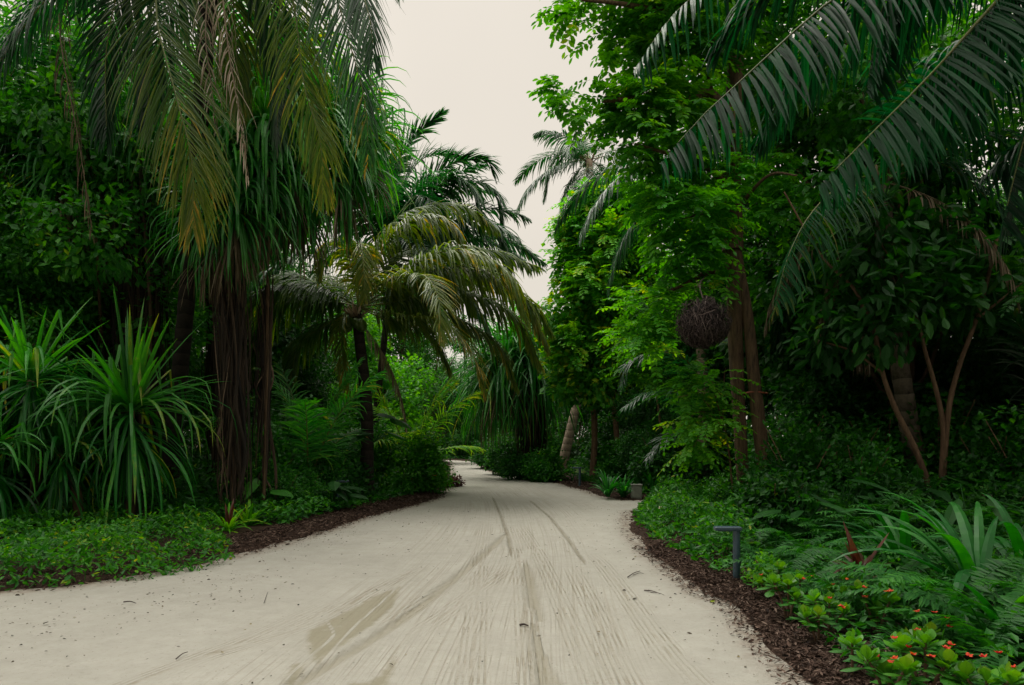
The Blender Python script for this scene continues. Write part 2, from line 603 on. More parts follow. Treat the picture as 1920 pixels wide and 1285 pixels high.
def road_attr(P, curves):
    """distance to the nearest track and how far it is still pressed in there (1, fading to 0 where it runs out)"""
    out, msk = np.full(len(P), 9.), np.ones(len(P))
    for c in curves:
        q = px_curve(c)
        a, b = q[0] - q[1], q[-1] - q[-2]
        a, b = a / np.linalg.norm(a), b / np.linalg.norm(b)
        e = np.vstack([q[0] + a * 1.5, q, q[-1] + b * 1.5])
        d = seg_dist(P, e[:-1], e[1:])
        m = np.ones(len(P))
        for p, t, w in ((q[0], a, c[0]), (q[-1], b, c[-1])):
            if w[1] < 1280:
                near_ = np.hypot(*(P - p).T) < 2.2
                m = np.where(near_, m * (1 - sstep(-.9, .2, (P - p) @ t)), m)
        k = d < out
        out, msk = np.where(k, d, out), np.where(k, m, msk)
    return out, msk


def sand_mat():
    m, t, b, out = new_mat('coral_sand')
    k = t.links.new

    def node(kind, **kw):
        n = t.nodes.new(kind)
        for a, v in kw.items():
            setattr(n, a, v)
        return n

    def attr(name):
        n = node('ShaderNodeAttribute')
        n.attribute_name = name
        return n.outputs['Fac']

    def math_(op, a, b_=None, c=None):
        n = node('ShaderNodeMath', operation=op)
        for i, v in enumerate((a, b_, c)):
            if v is None:
                continue
            if isinstance(v, (int, float)):
                n.inputs[i].default_value = v
            else:
                k(v, n.inputs[i])
        return n.outputs[0]

    def rng_(v, a, b_, c, d, smooth=True):
        n = node('ShaderNodeMapRange', interpolation_type='SMOOTHSTEP' if smooth else 'LINEAR')
        k(v, n.inputs['Value'])
        for q, w in zip(('From Min', 'From Max', 'To Min', 'To Max'), (a, b_, c, d)):
            n.inputs[q].default_value = w
        return n.outputs[0]

    def noise(vec, scale, detail=4, rough=.6):
        n = node('ShaderNodeTexNoise')
        n.inputs['Scale'].default_value = scale
        n.inputs['Detail'].default_value = detail
        n.inputs['Roughness'].default_value = rough
        if vec is not None:
            k(vec, n.inputs['Vector'])
        return n.outputs['Fac']

    pos = node('ShaderNodeTexCoord').outputs['Object']
    u, v = attr('across'), attr('along')
    cb = node('ShaderNodeCombineXYZ')
    k(math_('MULTIPLY', u, 16.), cb.inputs[0])
    k(math_('MULTIPLY', v, .28), cb.inputs[1])
    streak = noise(cb.outputs[0], 1.6, 5, .65)                 # long lines left by wheels and rake
    cb2 = node('ShaderNodeCombineXYZ')
    k(math_('MULTIPLY', u, 46.), cb2.inputs[0])
    k(math_('MULTIPLY', v, .22), cb2.inputs[1])
    fine = noise(cb2.outputs[0], 1.0, 2, .5)
    big = noise(pos, .8, 4)
    mid = noise(pos, 5., 6, .7)
    grain = noise(pos, 160., 3, .7)
    edge_noise = math_('MULTIPLY_ADD', noise(pos, 9., 4, .6), .10, -.05)
    centre = math_('MULTIPLY', rng_(attr('edge'), -1.3, -.5, 1., .0), rng_(u, -2.6, -.9, 0., 1.))             # traffic keeps to the middle
    fur = rng_(math_('ADD', attr('furrow'), math_('MULTIPLY', edge_noise, .35)), .0, .045, 1, 0)
    wid = rng_(math_('ADD', attr('wide'), math_('MULTIPLY', edge_noise, .6)), .01, .09, 1, 0)
    tr = attr('tread')
    lines = math_('SINE', math_('MULTIPLY', tr, 2 * math.pi / .042))
    lines = rng_(lines, -.2, .9, 0, 1)
    tmask = math_('MULTIPLY', math_('MULTIPLY', rng_(tr, .10, .15, 1, 0), attr('tread_mask')), math_('MULTIPLY', rng_(mid, .36, .62, .1, 1), rng_(big, .35, .6, .35, 1)))
    lines = math_('MULTIPLY', lines, tmask)
    # cleat prints across the tread
    damp = rng_(math_('ADD', attr('damp'), math_('MULTIPLY', edge_noise, 1.3)), -.05, .03, 1, 0)
    damp = math_('MULTIPLY', damp, math_('MULTIPLY', rng_(mid, .30, .45, .55, 1), rng_(attr('swirl'), .012, .022, 0, 1)))
    finem = math_('MULTIPLY', rng_(fine, .50, .66, 0, 1), math_('MULTIPLY', centre, rng_(big, .36, .6, .15, 1)))
    # height for the bump
    h = math_('MULTIPLY', math_('MULTIPLY', streak, math_('MULTIPLY_ADD', centre, .85, .15)), .5)
    h = math_('MULTIPLY_ADD', mid, .45, h)
    h = math_('MULTIPLY_ADD', fur, -1.5, h)
    h = math_('MULTIPLY_ADD', wid, -1.1, h)
    h = math_('MULTIPLY_ADD', lines, -.7, h)
    h = math_('MULTIPLY_ADD', finem, -.4, h)
    h = math_('MULTIPLY_ADD', damp, -.5, h)
    h = math_('MULTIPLY_ADD', grain, .40, h)
    h = math_('MULTIPLY_ADD', rng_(noise(pos, 3.2, 2, .5), .56, .70, 0, 1), -.45, h)
    bp = node('ShaderNodeBump')
    bp.inputs['Strength'].default_value = .75
    bp.inputs['Distance'].default_value = .022
    k(h, bp.inputs['Height'])
    k(bp.outputs[0], b.inputs['Normal'])
    # colour: pale dry sand, damp olive tan where wheels dug it up
    rp = node('ShaderNodeValToRGB')
    rp.color_ramp.elements[0].position, rp.color_ramp.elements[0].color = .25, (0.300, 0.289, 0.250, 1)
    rp.color_ramp.elements[1].position, rp.color_ramp.elements[1].color = .75, (0.43, 0.417, 0.370, 1)
    mixv = math_('MULTIPLY_ADD', big, .5, math_('MULTIPLY', mid, .5))
    k(mixv, rp.inputs[0])

    def mixc(fac, a, col):
        n = node('ShaderNodeMix', data_type='RGBA')
        k(fac, n.inputs[0])
        k(a, n.inputs[6])
        n.inputs[7].default_value = (*col, 1)
        return n.outputs[2]

    c = mixc(math_('MULTIPLY', rng_(streak, .48, .72, 0, 1), math_('MULTIPLY', centre, .22)), rp.outputs[0], (0.222, 0.200, 0.148))
    c = mixc(math_('MULTIPLY', finem, .36), c, (0.200, 0.167, 0.111))
    c = mixc(math_('MULTIPLY', lines, .55), c, (0.185, 0.152, 0.096))
    c = mixc(math_('MULTIPLY', wid, .38), c, (0.200, 0.174, 0.107))
    c = mixc(math_('MULTIPLY', fur, .55), c, (.15, .122, .067))
    c = mixc(math_('MULTIPLY', damp, .62), c, (0.200, 0.178, 0.107))
    speck = rng_(noise(pos, 55., 2, .4), .70, .76, 0, .55)
    c = mixc(rng_(noise(pos, 24., 5, .7), .52, .74, 0, .28), c, (.17, .15, .11))
    c = mixc(speck, c, (.16, .11, .07))
    dirt = math_('MULTIPLY', rng_(math_('ADD', attr('edge'), math_('MULTIPLY', edge_noise, 3.)), -.35, .05, 0, 1), rng_(mid, .4, .6, .2, .75))
    c = mixc(dirt, c, (.15, .10, .07))
    k(c, b.inputs['Base Color'])
    b.inputs['Roughness'].default_value = .95
    b.inputs['Specular IOR Level'].default_value = .12
    return m


rx = np.r_[-13, np.arange(-12, -6, .12), np.arange(-6, 2.8, .035), np.arange(2.8, 10, .12), np.arange(10, 23, .6)]
ry = np.r_[-4, -2, 0, 2, np.arange(3, 8, .035), np.exp(np.arange(math.log(8), math.log(70), .0052))]
P_, Z_, F_ = grid_mesh('road', rx, ry, lambda p: .008 * bnoise(p, 1.7, 8) + .004 * bnoise(p, 7., 9))
sd_ = road_sd(P_)
keep = (sd_[F_].min(1) < .6)
F_ = F_[keep]
used = np.unique(F_)
remap = np.full(len(P_), -1)
remap[used] = np.arange(len(used))
P_, Z_, F_, sd_ = P_[used], Z_[used], remap[F_], sd_[used]
SWIRL = [[(590, 1262), (640, 1200), (690, 1150), (725, 1120), (760, 1085)], [(615, 1165), (625, 1190), (600, 1215)], [(655, 1210), (720, 1165), (750, 1120)]]
sw_, _ = road_attr(P_, SWIRL)
(fu_, fm_), (wi_, wm_), (tr_, tm_) = road_attr(P_, FURROWS), road_attr(P_, WIDE), road_attr(P_, TREADS)
fu_, wi_ = fu_ / np.maximum(fm_, .04), wi_ / np.maximum(wm_, .04)
da_ = np.full(len(P_), 9.)
for poly in DAMP:
    q = np.array([gp(*p) for p in poly])
    d = seg_dist(P_, q, np.roll(q, -1, 0))
    da_ = np.minimum(da_, np.where(inside(P_, q), -d, d))
CL = catmull(np.array([(-.1, -4), (-.2, 3), (-.1, 6), (.12, 9), (.2, 12), (.1, 16), (-.3, 20), (-.9, 25), (-1.7, 31), (-2.6, 38), (-3.6, 48), (-5.5, 58), (-12, 64)]), 240)
across_ = P_[:, 0] - np.interp(P_[:, 1], CL[:200, 1], CL[:200, 0])
Z_ = Z_ - .020 * np.exp(-(fu_ / .03) ** 2) - .022 * np.exp(-(wi_ / .06) ** 2) + .012 * np.exp(-((wi_ - .12) / .04) ** 2) + .01 * np.exp(-((fu_ - .075) / .03) ** 2)
rd = link('road', raw_mesh('road', np.c_[P_, Z_], F_, sand_mat(), [('edge', sd_), ('furrow', fu_), ('wide', wi_), ('tread', tr_), ('damp', da_), ('swirl', sw_), ('tread_mask', tm_), ('across', across_), ('along', P_[:, 1])]))
rd['kind'] = 'structure'

# ---------------------------------------------------------------- plant generators
def frond(mb, path, rng, nl=55, ll=1., lw=.022, droop=.5, a0=68, a1=22, lift=.25, segs=4, tint=.4, var=.14, tip=.0, rr=.022, pet=.13, fold=.35, ragged=.12, side=None):
    """pinnate palm frond along a 3-D path: a tapering rib and folded hanging leaflets"""
    M = 48
    C = catmull(path, M)
    T = nz(np.gradient(C, axis=0))
    if side is None:
        hd = C[-1] - C[0]
        hd[2] = 0
        if np.linalg.norm(hd) < .3:
            hd = np.array([.3, 1., 0])
        side = nz(np.cross(nz(hd), UP))
    S = nz(side[None] - T * (T @ side)[:, None])
    N = np.cross(S, T)
    mb.tube(C[::3], np.linspace(rr, rr * .18, len(C[::3])), 5, 1, .35 + .2 * rng.random(), cap=False)
    t = np.repeat(np.linspace(pet, 1., nl), 2)
    t = np.clip(t + rng.normal(0, .004, len(t)), pet, 1)
    sg = np.tile([-1., 1.], nl)
    n = len(t)
    x = t * (M - 1)

    def at(A):
        i = np.clip(x.astype(int), 0, M - 2)
        f = (x - i)[:, None]
        return A[i] * (1 - f) + A[i + 1] * f
    c, tt, ss, nn = at(C), nz(at(T)), nz(at(S)), nz(at(N))
    ang = np.radians(np.interp(t, [pet, .5, 1], [a0, (a0 + a1) * .55, a1]) + rng.normal(0, 6, n))
    L = ll * np.interp(t, [pet, .2, .45, .75, .92, 1], [.6, .9, 1., .82, .52, .28]) * (1 + rng.normal(0, .07, n))
    L = np.where(rng.random(n) < ragged * 1.5, L * rng.uniform(.35, .9, n), L)
    L = np.where(rng.random(n) < .04, L * .08, L)
    d = tt * np.cos(ang)[:, None] + ss * (sg * np.sin(ang))[:, None] + nn * (lift + rng.normal(0, .07, n))[:, None]
    d = nz(d)
    dr = droop * (1 + rng.normal(0, .25, n)) + np.where(rng.random(n) < .08, 1.1, 0)
    K = segs + 1
    P = np.zeros((n, K, 3))
    P[:, 0] = c
    Wd = np.zeros((n, K, 3))
    cur = d
    for q in range(K):
        w_ = tt - cur * (tt * cur).sum(1, keepdims=True)
        Wd[:, q] = nz(w_ + .08 * nn)
        if q < K - 1:
            cur = nz(cur + np.array([0, 0, -1.]) * (dr * (.35 + .9 * (q + .5) / segs) * 1.6 / segs * 1.2)[:, None] + rng.normal(0, .02, (n, 3)))
            P[:, q + 1] = P[:, q] + cur * (L / segs)[:, None]
    wprof = np.interp(np.linspace(0, 1, K), [0, .15, .5, .8, 1], [.5, 1, .95, .6, .06])
    tn = tint + rng.normal(0, var, n) + tip * np.clip((t - .45) / .55, 0, 1)
    tn2 = tn[:, None] + np.linspace(-.03, .10, K)[None]
    mb.ribbons(P, (lw * wprof)[None] * (1 + rng.normal(0, .12, n))[:, None], Wd, fold, 0, np.clip(tn2, 0, 1))


def arc_path(Ln, e0, e1, pw=1.2, n=14):
    """frond path in its own frame: leaves along +X at elevation e0 and ends at e1"""
    s = np.linspace(0, 1, n)
    e = np.radians(e0 + (e1 - e0) * s ** pw)
    st = Ln / (n - 1)
    x = np.r_[0, np.cumsum(np.cos(e[:-1]) * st)]
    z = np.r_[0, np.cumsum(np.sin(e[:-1]) * st)]
    return np.stack([x, 0 * x, z], 1)


def rosette(mb, rng, n, L, W, e_lo, e_hi, bend=1., kink=.0, segs=7, fold=.4, mat=0, tint=.4, var=.12, r0=.04, stem=0., origin=(0, 0, 0), az=None, tipw=.05):
    """strap leaves from a centre; each may bend evenly or snap over at a kink"""
    az = rng.uniform(0, 2 * np.pi, n) if az is None else az
    el = np.radians(rng.uniform(e_lo, e_hi, n))
    LL = L * rng.uniform(.7, 1.1, n)
    h = np.stack([np.cos(az), np.sin(az), 0 * az], 1)
    S = np.stack([-np.sin(az), np.cos(az), 0 * az], 1)
    K = segs + 1
    P = np.zeros((n, K, 3))
    P[:, 0] = np.asarray(origin) + h * r0 + UP * (rng.random(n) * stem)[:, None]
    e = el.copy()
    kk = rng.uniform(.45, .85, n) * segs
    do = rng.random(n) < kink
    for q in range(segs):
        P[:, q + 1] = P[:, q] + (h * np.cos(e)[:, None] + UP * np.sin(e)[:, None]) * (LL / segs)[:, None]
        e = e - bend * (.5 + 1.1 * q / segs) / segs * (.6 + .5 * np.cos(e)) * rng.uniform(.7, 1.3, n)
        snap = do & (np.abs(q + 1 - kk) < .5)
        e = np.where(snap, np.radians(rng.uniform(-88, -65, n)), e)
    w = np.interp(np.linspace(0, 1, K), [0, .2, .6, .85, 1], [.8, 1, .85, .5, tipw])
    jit = rng.normal(0, .15, (n, 1, 1)) * h[:, None]
    tn = tint + rng.normal(0, var, (n, 1)) + np.linspace(-.05, .12, K)[None]
    mb.ribbons(P, W * w[None] * rng.uniform(.8, 1.15, (n, 1)), nz(S[:, None] + jit), fold, mat, np.clip(tn, 0, 1))


def blob_points(rng, blobs, n, shell=.33, gap=.0, gf=1.6, seed=0):
    b = np.array(blobs, float)
    vol = b[:, 3] * b[:, 4] * b[:, 5]
    w = vol ** (2 / 3)
    i = rng.choice(len(b), n, p=w / w.sum())
    u = nz(rng.normal(size=(n, 3)))
    r = rng.random(n) ** shell
    P = b[i, :3] + u * b[i, 3:] * r[:, None]
    O = nz(u / b[i, 3:])
    if gap > 0:
        k = bnoise(P, gf, seed) > -1 + gap
        P, O = P[k], O[k]
    return P, O


def leafy(mb, rng, blobs, n, L, W, droop=.4, fold=.3, mat=0, tint=.4, var=.13, gap=.4, gf=1.6, shell=.33, full=False, per=7, spread=.18, seed=0):
    """leaves in small tufts through a crown of overlapping masses"""
    m = max(1, n // per)
    P, O = blob_points(rng, blobs, m, shell, gap, gf, seed)
    m = len(P)
    tuft = nz(O + rng.normal(0, .45, (m, 3)) + UP * .2)
    P = np.repeat(P, per, 0) + rng.normal(0, spread, (m * per, 3)) * np.array([1, 1, .7])
    D = nz(np.repeat(tuft, per, 0) + rng.normal(0, .6, (m * per, 3)) - UP * droop)
    N = nz(UP * .9 + np.repeat(O, per, 0) * .5 + rng.normal(0, .35, (m * per, 3)))
    t = np.repeat(tint + rng.normal(0, var * .8, m) + .10 * bnoise(P[::per], gf * 1.7, seed + 5), per) + rng.normal(0, var * .7, m * per)
    mb.leaves(P, D, N, L * rng.uniform(.6, 1.2, m * per), W * rng.uniform(.7, 1.2, m * per), fold, mat, np.clip(t, 0, 1), full)


def pinnate(mb, rng, blobs, n, L=.42, k=6, ll=.11, lw=.026, droop=.35, mat=0, tint=.45, var=.15, gap=.4, gf=1.5, shell=.35, seed=0, full=True, out=.6):
    """compound leaves: a thin stalk with paired oval leaflets"""
    P, O = blob_points(rng, blobs, n, shell, gap, gf, seed)
    n = len(P)
    hz = nz(O * np.array([1, 1, .35]) * out + rng.normal(0, .5, (n, 3)) * np.array([1, 1, .4]))
    D = nz(hz + UP * rng.uniform(-.15, .25, (n, 1)))
    S = nz(np.cross(D, UP + rng.normal(0, .15, (n, 3))))
    LL = L * rng.uniform(.65, 1.15, n)
    tb = tint + rng.normal(0, var, n) + .12 * bnoise(P, gf * 1.5, seed + 7)
    B, DD, NN, TT, SZ = [], [], [], [], []
    for j in range(k + 1):
        f = (j + .7) / (k + .7)
        base = P + D * (LL * f)[:, None] - UP * (LL * droop * f * f)[:, None]
        T = nz(D - UP * (2 * droop * f))
        N = nz(np.cross(S, T))
        sides = (-1, 1) if j < k else (0,)
        for sgn in sides:
            B.append(base)
            DD.append(nz(T * (.45 if sgn else 1) + S * sgn * .85 - UP * .12 + rng.normal(0, .1, (n, 3))))
            NN.append(N + rng.normal(0, .18, (n, 3)))
            TT.append(tb + rng.normal(0, .07, n))
            SZ.append(np.full(n, np.interp(f, [0, .4, .8, 1], [.75, 1, .95, .8])) * rng.uniform(.85, 1.1, n))
    sz = np.concatenate(SZ)
    mb.leaves(np.concatenate(B), np.concatenate(DD), np.concatenate(NN), ll * sz, lw * sz, .25, mat, np.clip(np.concatenate(TT), 0, 1), full)
    mid = P + D * (LL * .5)[:, None] - UP * (LL * droop * .25)[:, None]
    end = P + D * LL[:, None] - UP * (LL * droop)[:, None]
    st = np.stack([P, mid, end], 1)
    mb.ribbons(st, np.array([[.004, .0035, .002]]), S[:, None], .3, mat, np.clip(tb + .1, 0, 1))
    return P


def branch_net(mb, rng, trunk_top, targets, r0, mat=0, sag=.3):
    for q in targets:
        a = np.asarray(trunk_top, float)
        b = np.asarray(q, float)
        m1 = a * .6 + b * .4 + rng.normal(0, .12, 3) * np.linalg.norm(b - a) + UP * sag * .3
        C = catmull([a, m1, b], 9)
        mb.tube(C, np.linspace(r0, r0 * .25, 9), 6, mat, .5, .1)


# shared frond meshes for the generic crowns, in their own frame
FR = {}
_rng = np.random.default_rng(11)
for kind, mat in (('green', M_COCO), ('olive', M_COCOY), ('dark', M_COCOD)):
    FR[kind] = []
    for (e0, e1, dr) in ((82, 25, .4), (68, -5, .6), (52, -30, .7), (34, -48, .9), (12, -62, 1.1), (-12, -76, 1.3), (-40, -84, 1.6), (60, 5, .5), (25, -55, 1.0)):
        mb = MB()
        frond(mb, arc_path(4.6, e0, e1), _rng, 66, 1.1, .027, dr, tint=.42 if kind == 'olive' else .36, tip=.12 if kind == 'olive' else .05)
        FR[kind].append(mb.mesh('frond', [mat, M_RACH]))
DEADF = []
for e0, e1 in ((-50, -88), (-70, -89), (-25, -85)):
    mb = MB()
    frond(mb, arc_path(3.4, e0, e1), _rng, 44, .8, .014, 2.6, tint=.45, lift=0, var=.2, rr=.02, ragged=.5)
    DEADF.append(mb.mesh('dead_frond', [M_DEAD, M_DEAD]))
mb = MB()
th_ = np.linspace(0, np.pi, 9)
mb.tube(np.stack([0 * th_, 0 * th_, -.15 * np.cos(th_)], 1), np.sin(th_) * .12 + .004, 8, 0, .5, .12)
COCONUT = mb.mesh('coconut', [M_COCOY])


def palm(label, base, top, rad, kind, gens, cat='palm tree', group=None, bark=None, customs=(), sca=1., bow=(0, 0, 0), nuts=0, dead=0, seed=1, name='coconut_palm', swell=1.4, mats=None):
    """coconut palm: ringed trunk, each frond a part; gens = [(mesh index, azimuth in degrees)], customs = frond recipes along a path"""
    rng = np.random.default_rng(seed)
    base, top = np.asarray(base, float), np.asarray(top, float)
    t = thing(name, label, cat, base, group)
    tl = top - base
    mb = MB()
    C = catmull([np.zeros(3), tl * .5 + np.array(bow), tl], 40)
    s = np.linspace(0, 1, 40)
    ringy = 1 + .03 * np.sin(np.arange(40) * 2.4)
    mb.tube(C, rad * (1 + (swell - 1) * np.exp(-s * 9)) * (1 - .22 * s) * ringy, 12, 0, .5, .05, seed)
    mb.build('trunk', bark or M_BARKC, t)
    # leaf bases hugging the heart of the crown
    mb = MB()
    rosette(mb, rng, 16, .55 * sca, .05 * sca, 30, 80, .6, 0, 4, .5, 0, .5, .2, r0=rad * .5, origin=tl - UP * .12)
    mb.build('leaf_base', M_DEAD, t)
    for idx, az in gens:
        link('frond', FR[kind][idx], t, tl, R(az + rng.uniform(-8, 8)), sca * rng.uniform(.9, 1.08), R(rng.uniform(-6, 6)))
    for c in customs:
        c = dict(c)
        pth = np.array([np.asarray(p, float) - base for p in c.pop('path')])
        m_ = c.pop('mat', {'green': M_COCO, 'olive': M_COCOY, 'dark': M_COCOD}[kind])
        nm = c.pop('nm', 'frond')
        mb = MB()
        frond(mb, pth, rng, **c)
        mb.build(nm, [m_, M_DEAD if m_ is M_DEAD else M_RACH], t)
    for q in range(dead):
        link('dead_frond', DEADF[q % 3], t, tl - UP * .1, rng.uniform(0, 6.28), sca * rng.uniform(.8, 1.1))
    for q in range(nuts):
        a = rng.uniform(0, 6.28)
        link('coconut', COCONUT, t, tl + np.array([math.cos(a) * .24, math.sin(a) * .24, -.25 - .2 * rng.random()]), a, rng.uniform(.9, 1.2), R(20))
    return t


def z0(X, Y):
    return float(ground_z(np.array([[X, Y]]))[0])


def gbase(x, y):
    X, Y = gp(x, y)
    return (X, Y, z0(X, Y))


def P3(*pts):
    return [px(*p) for p in pts]


# ================================================================ the big plants by the road, left bank
# hero coconut palm leaning over the bend: dark trunk, wide olive crown
Yh = 17.2
bh = np.array([*gp(688, 942), 0.0])
HB = gbase(688, 940)
HT = px(668, 588, Yh)
H0 = px(672, 575, Yh)
hp = [dict(path=[H0, px(720, 530, 16.6), px(790, 515, 15.6), px(822, 560, 14.9), px(828, 640, 14.6)], nl=81, ll=.95, droop=.55, tint=0.639, tip=0.094, a0=75),
      dict(path=[H0, px(760, 530, 17.2), px(870, 500, 17.2), px(970, 545, 17.1), px(1022, 640, 17.0)], nl=128, ll=1.45, droop=1.5, tint=0.525, tip=0.056, rr=.03, lw=.030),
      dict(path=[H0, px(760, 565, 17.6), px(860, 545, 17.9), px(960, 590, 18.0), px(1010, 680, 18.0)], nl=121, ll=1.35, droop=1.4, tint=0.430, tip=0.070, lw=.030),
      dict(path=[H0, px(700, 500, 17.4), px(745, 430, 17.4), px(805, 405, 17.2), px(850, 425, 17), px(868, 470, 17)], nl=108, ll=1.2, droop=1.3, tint=0.525, tip=0.117, lw=.028),
      dict(path=[H0, px(660, 500, 17), px(640, 455, 16.7), px(612, 462, 16.5), px(600, 520, 16.4)], nl=74, ll=.9, droop=1.3, tint=0.572, tip=0.140, lw=.024),
      dict(path=[H0, px(672, 490, 16.9), px(676, 455, 16.4), px(681, 490, 16), px(684, 560, 15.8)], nl=75, ll=.75, droop=.6, tint=0.696, tip=0.047, a0=60, side=np.array([1., .2, 0])),
      dict(path=[H0, px(610, 545, 17), px(540, 535, 16.8), px(465, 565, 16.6), px(425, 630, 16.5)], nl=114, ll=1.4, droop=1.4, tint=0.240, lw=.029),
      dict(path=[H0, px(600, 560, 17.4), px(540, 560, 17.6), px(500, 610, 17.7), px(480, 690, 17.7)], nl=101, ll=1.3, droop=1.3, tint=0.259, lw=.029),
      dict(path=[H0, px(750, 590, 16.8), px(830, 605, 16.4), px(885, 660, 16.1), px(908, 735, 16)], nl=94, ll=1.05, droop=.7, tint=0.601, tip=0.163, lw=.02),
      dict(path=[H0, px(740, 600, 17.6), px(800, 620, 17.9), px(840, 690, 18)], nl=83, ll=1.05, droop=1.1, tint=0.430, tip=0.094, lw=.02),
      dict(path=[H0, px(640, 600, 17), px(640, 640, 16.9), px(652, 735, 16.9)], nl=70, ll=.6, droop=.8, tint=0.620, tip=0.234, lw=.022),
      dict(path=[H0, px(730, 520, 18), px(820, 470, 18.6), px(920, 470, 19), px(1005, 500, 19.2)], nl=114, ll=1.15, droop=1.1, tint=0.449, lw=.030),
      dict(path=[H0, px(610, 610, 17.3), px(560, 650, 17.5), px(540, 740, 17.6)], nl=81, ll=1.1, droop=1.2, tint=0.287, lw=.028),
      dict(path=[H0, px(705, 470, 18), px(760, 400, 18.6), px(860, 385, 19), px(930, 430, 19.2)], nl=114, ll=1.1, droop=1.2, tint=0.477, lw=.029),
      dict(path=[H0, px(740, 520, 16.9), px(840, 470, 16.6), px(940, 500, 16.3), px(985, 590, 16.2)], nl=115, ll=1.3, droop=1.3, tint=0.544, tip=0.094, lw=.027),
      dict(path=[H0, px(760, 545, 18), px(880, 520, 18.6), px(985, 560, 19), px(1030, 620, 19.2)], nl=115, ll=1.3, droop=1.2, tint=0.430, tip=0.047, lw=.027),
      dict(path=[H0, px(730, 600, 17.4), px(830, 590, 17.6), px(925, 640, 17.7), px(965, 720, 17.8)], nl=105, ll=1.15, droop=1.1, tint=0.449, tip=0.117, lw=.028),
      dict(path=[H0, px(640, 560, 18), px(570, 520, 18.6), px(520, 520, 19)], nl=90, ll=1.2, droop=1.2, tint=0.287, lw=.027)]
palm('coconut palm with a dark slim trunk and a broad silvery crown over the road', HB, HT, .17, 'olive', [(2, 120), (3, 75), (3, 160), (1, 60)], customs=hp, bark=M_BARKD, bow=(.12, 0, 0), sca=.85, nuts=5, dead=1, seed=21)

# taller palm behind it
Yn = 22.
N0 = px(738, 478, Yn)
npal = [dict(path=[N0, px(728, 360, Yn), px(765, 270, Yn), px(826, 214, Yn - .5)], nl=100, ll=1.1, droop=.25, tint=.4, lw=.035, a0=60, lift=.1),
        dict(path=[N0, px(770, 380, Yn), px(840, 310, Yn), px(908, 300, Yn), px(925, 330, Yn)], nl=106, ll=1.2, droop=.45, tint=.4, lw=.035),
        dict(path=[N0, px(800, 400, Yn), px(870, 345, Yn), px(925, 360, Yn), px(940, 430, Yn)], nl=106, ll=1.25, droop=.9, tint=.38, lw=.033),
        dict(path=[N0, px(820, 430, Yn - 1), px(890, 405, Yn - 1.4), px(940, 450, Yn - 1.6), px(955, 520, Yn - 1.6)], nl=106, ll=1.3, droop=1.2, tint=.4, lw=.033),
        dict(path=[N0, px(840, 440, Yn + 1), px(930, 440, Yn + 1.5), px(1015, 490, Yn + 1.6)], nl=106, ll=1.2, droop=.8, tint=.45, lw=.033),
        dict(path=[N0, px(700, 390, Yn), px(650, 340, Yn), px(600, 380, Yn)], nl=100, ll=1.2, droop=1., tint=.3, lw=.033),
        dict(path=[N0, px(718, 370, Yn), px(705, 250, Yn), px(716, 158, Yn)], nl=100, ll=.9, droop=.1, tint=.45, lw=.033, a0=45, a1=12, lift=.05),
        dict(path=[N0, px(690, 400, Yn - 1), px(655, 380, Yn - 1.5), px(640, 460, Yn - 1.8)], nl=87, ll=1.1, droop=1.2, tint=.35, lw=.033),
        dict(path=[N0, px(760, 400, Yn - 1.2), px(800, 370, Yn - 2), px(815, 420, Yn - 2.6), px(820, 470, Yn - 2.8)], nl=93, ll=1.1, droop=1.1, tint=.35, lw=.033),
        dict(path=[N0, px(780, 400, Yn - .5), px(835, 340, Yn - .8), px(880, 350, Yn - 1), px(900, 400, Yn - 1)], nl=105, ll=1.25, droop=.9, tint=.42, lw=.034),
        dict(path=[N0, px(750, 370, Yn + .5), px(790, 300, Yn + 1), px(850, 290, Yn + 1), px(880, 310, Yn + 1)], nl=100, ll=1.2, droop=.5, tint=.45, lw=.034),
        dict(path=[N0, px(725, 390, Yn - .6), px(720, 310, Yn - 1), px(690, 260, Yn - 1.2), px(650, 270, Yn - 1.4)], nl=100, ll=1.2, droop=.8, tint=.35, lw=.034)]
b2 = (-4.85, 23, z0(-4.85, 23))
palm('taller coconut palm rising behind the dark trunked palm with stiff upright fronds', b2, N0 - UP * .1, .12, 'green', [(1, 30), (2, 80), (3, 150), (4, 200), (2, 250), (4, 300), (3, 10), (1, 100), (2, 40), (2, 0), (3, 330), (4, 10), (4, 340), (3, 60), (4, 70), (5, 20), (5, 350), (1, 330), (1, 60), (2, 300)], customs=npal, bow=(.0, 0, 0), nuts=6, bark=M_BARKD, seed=22)

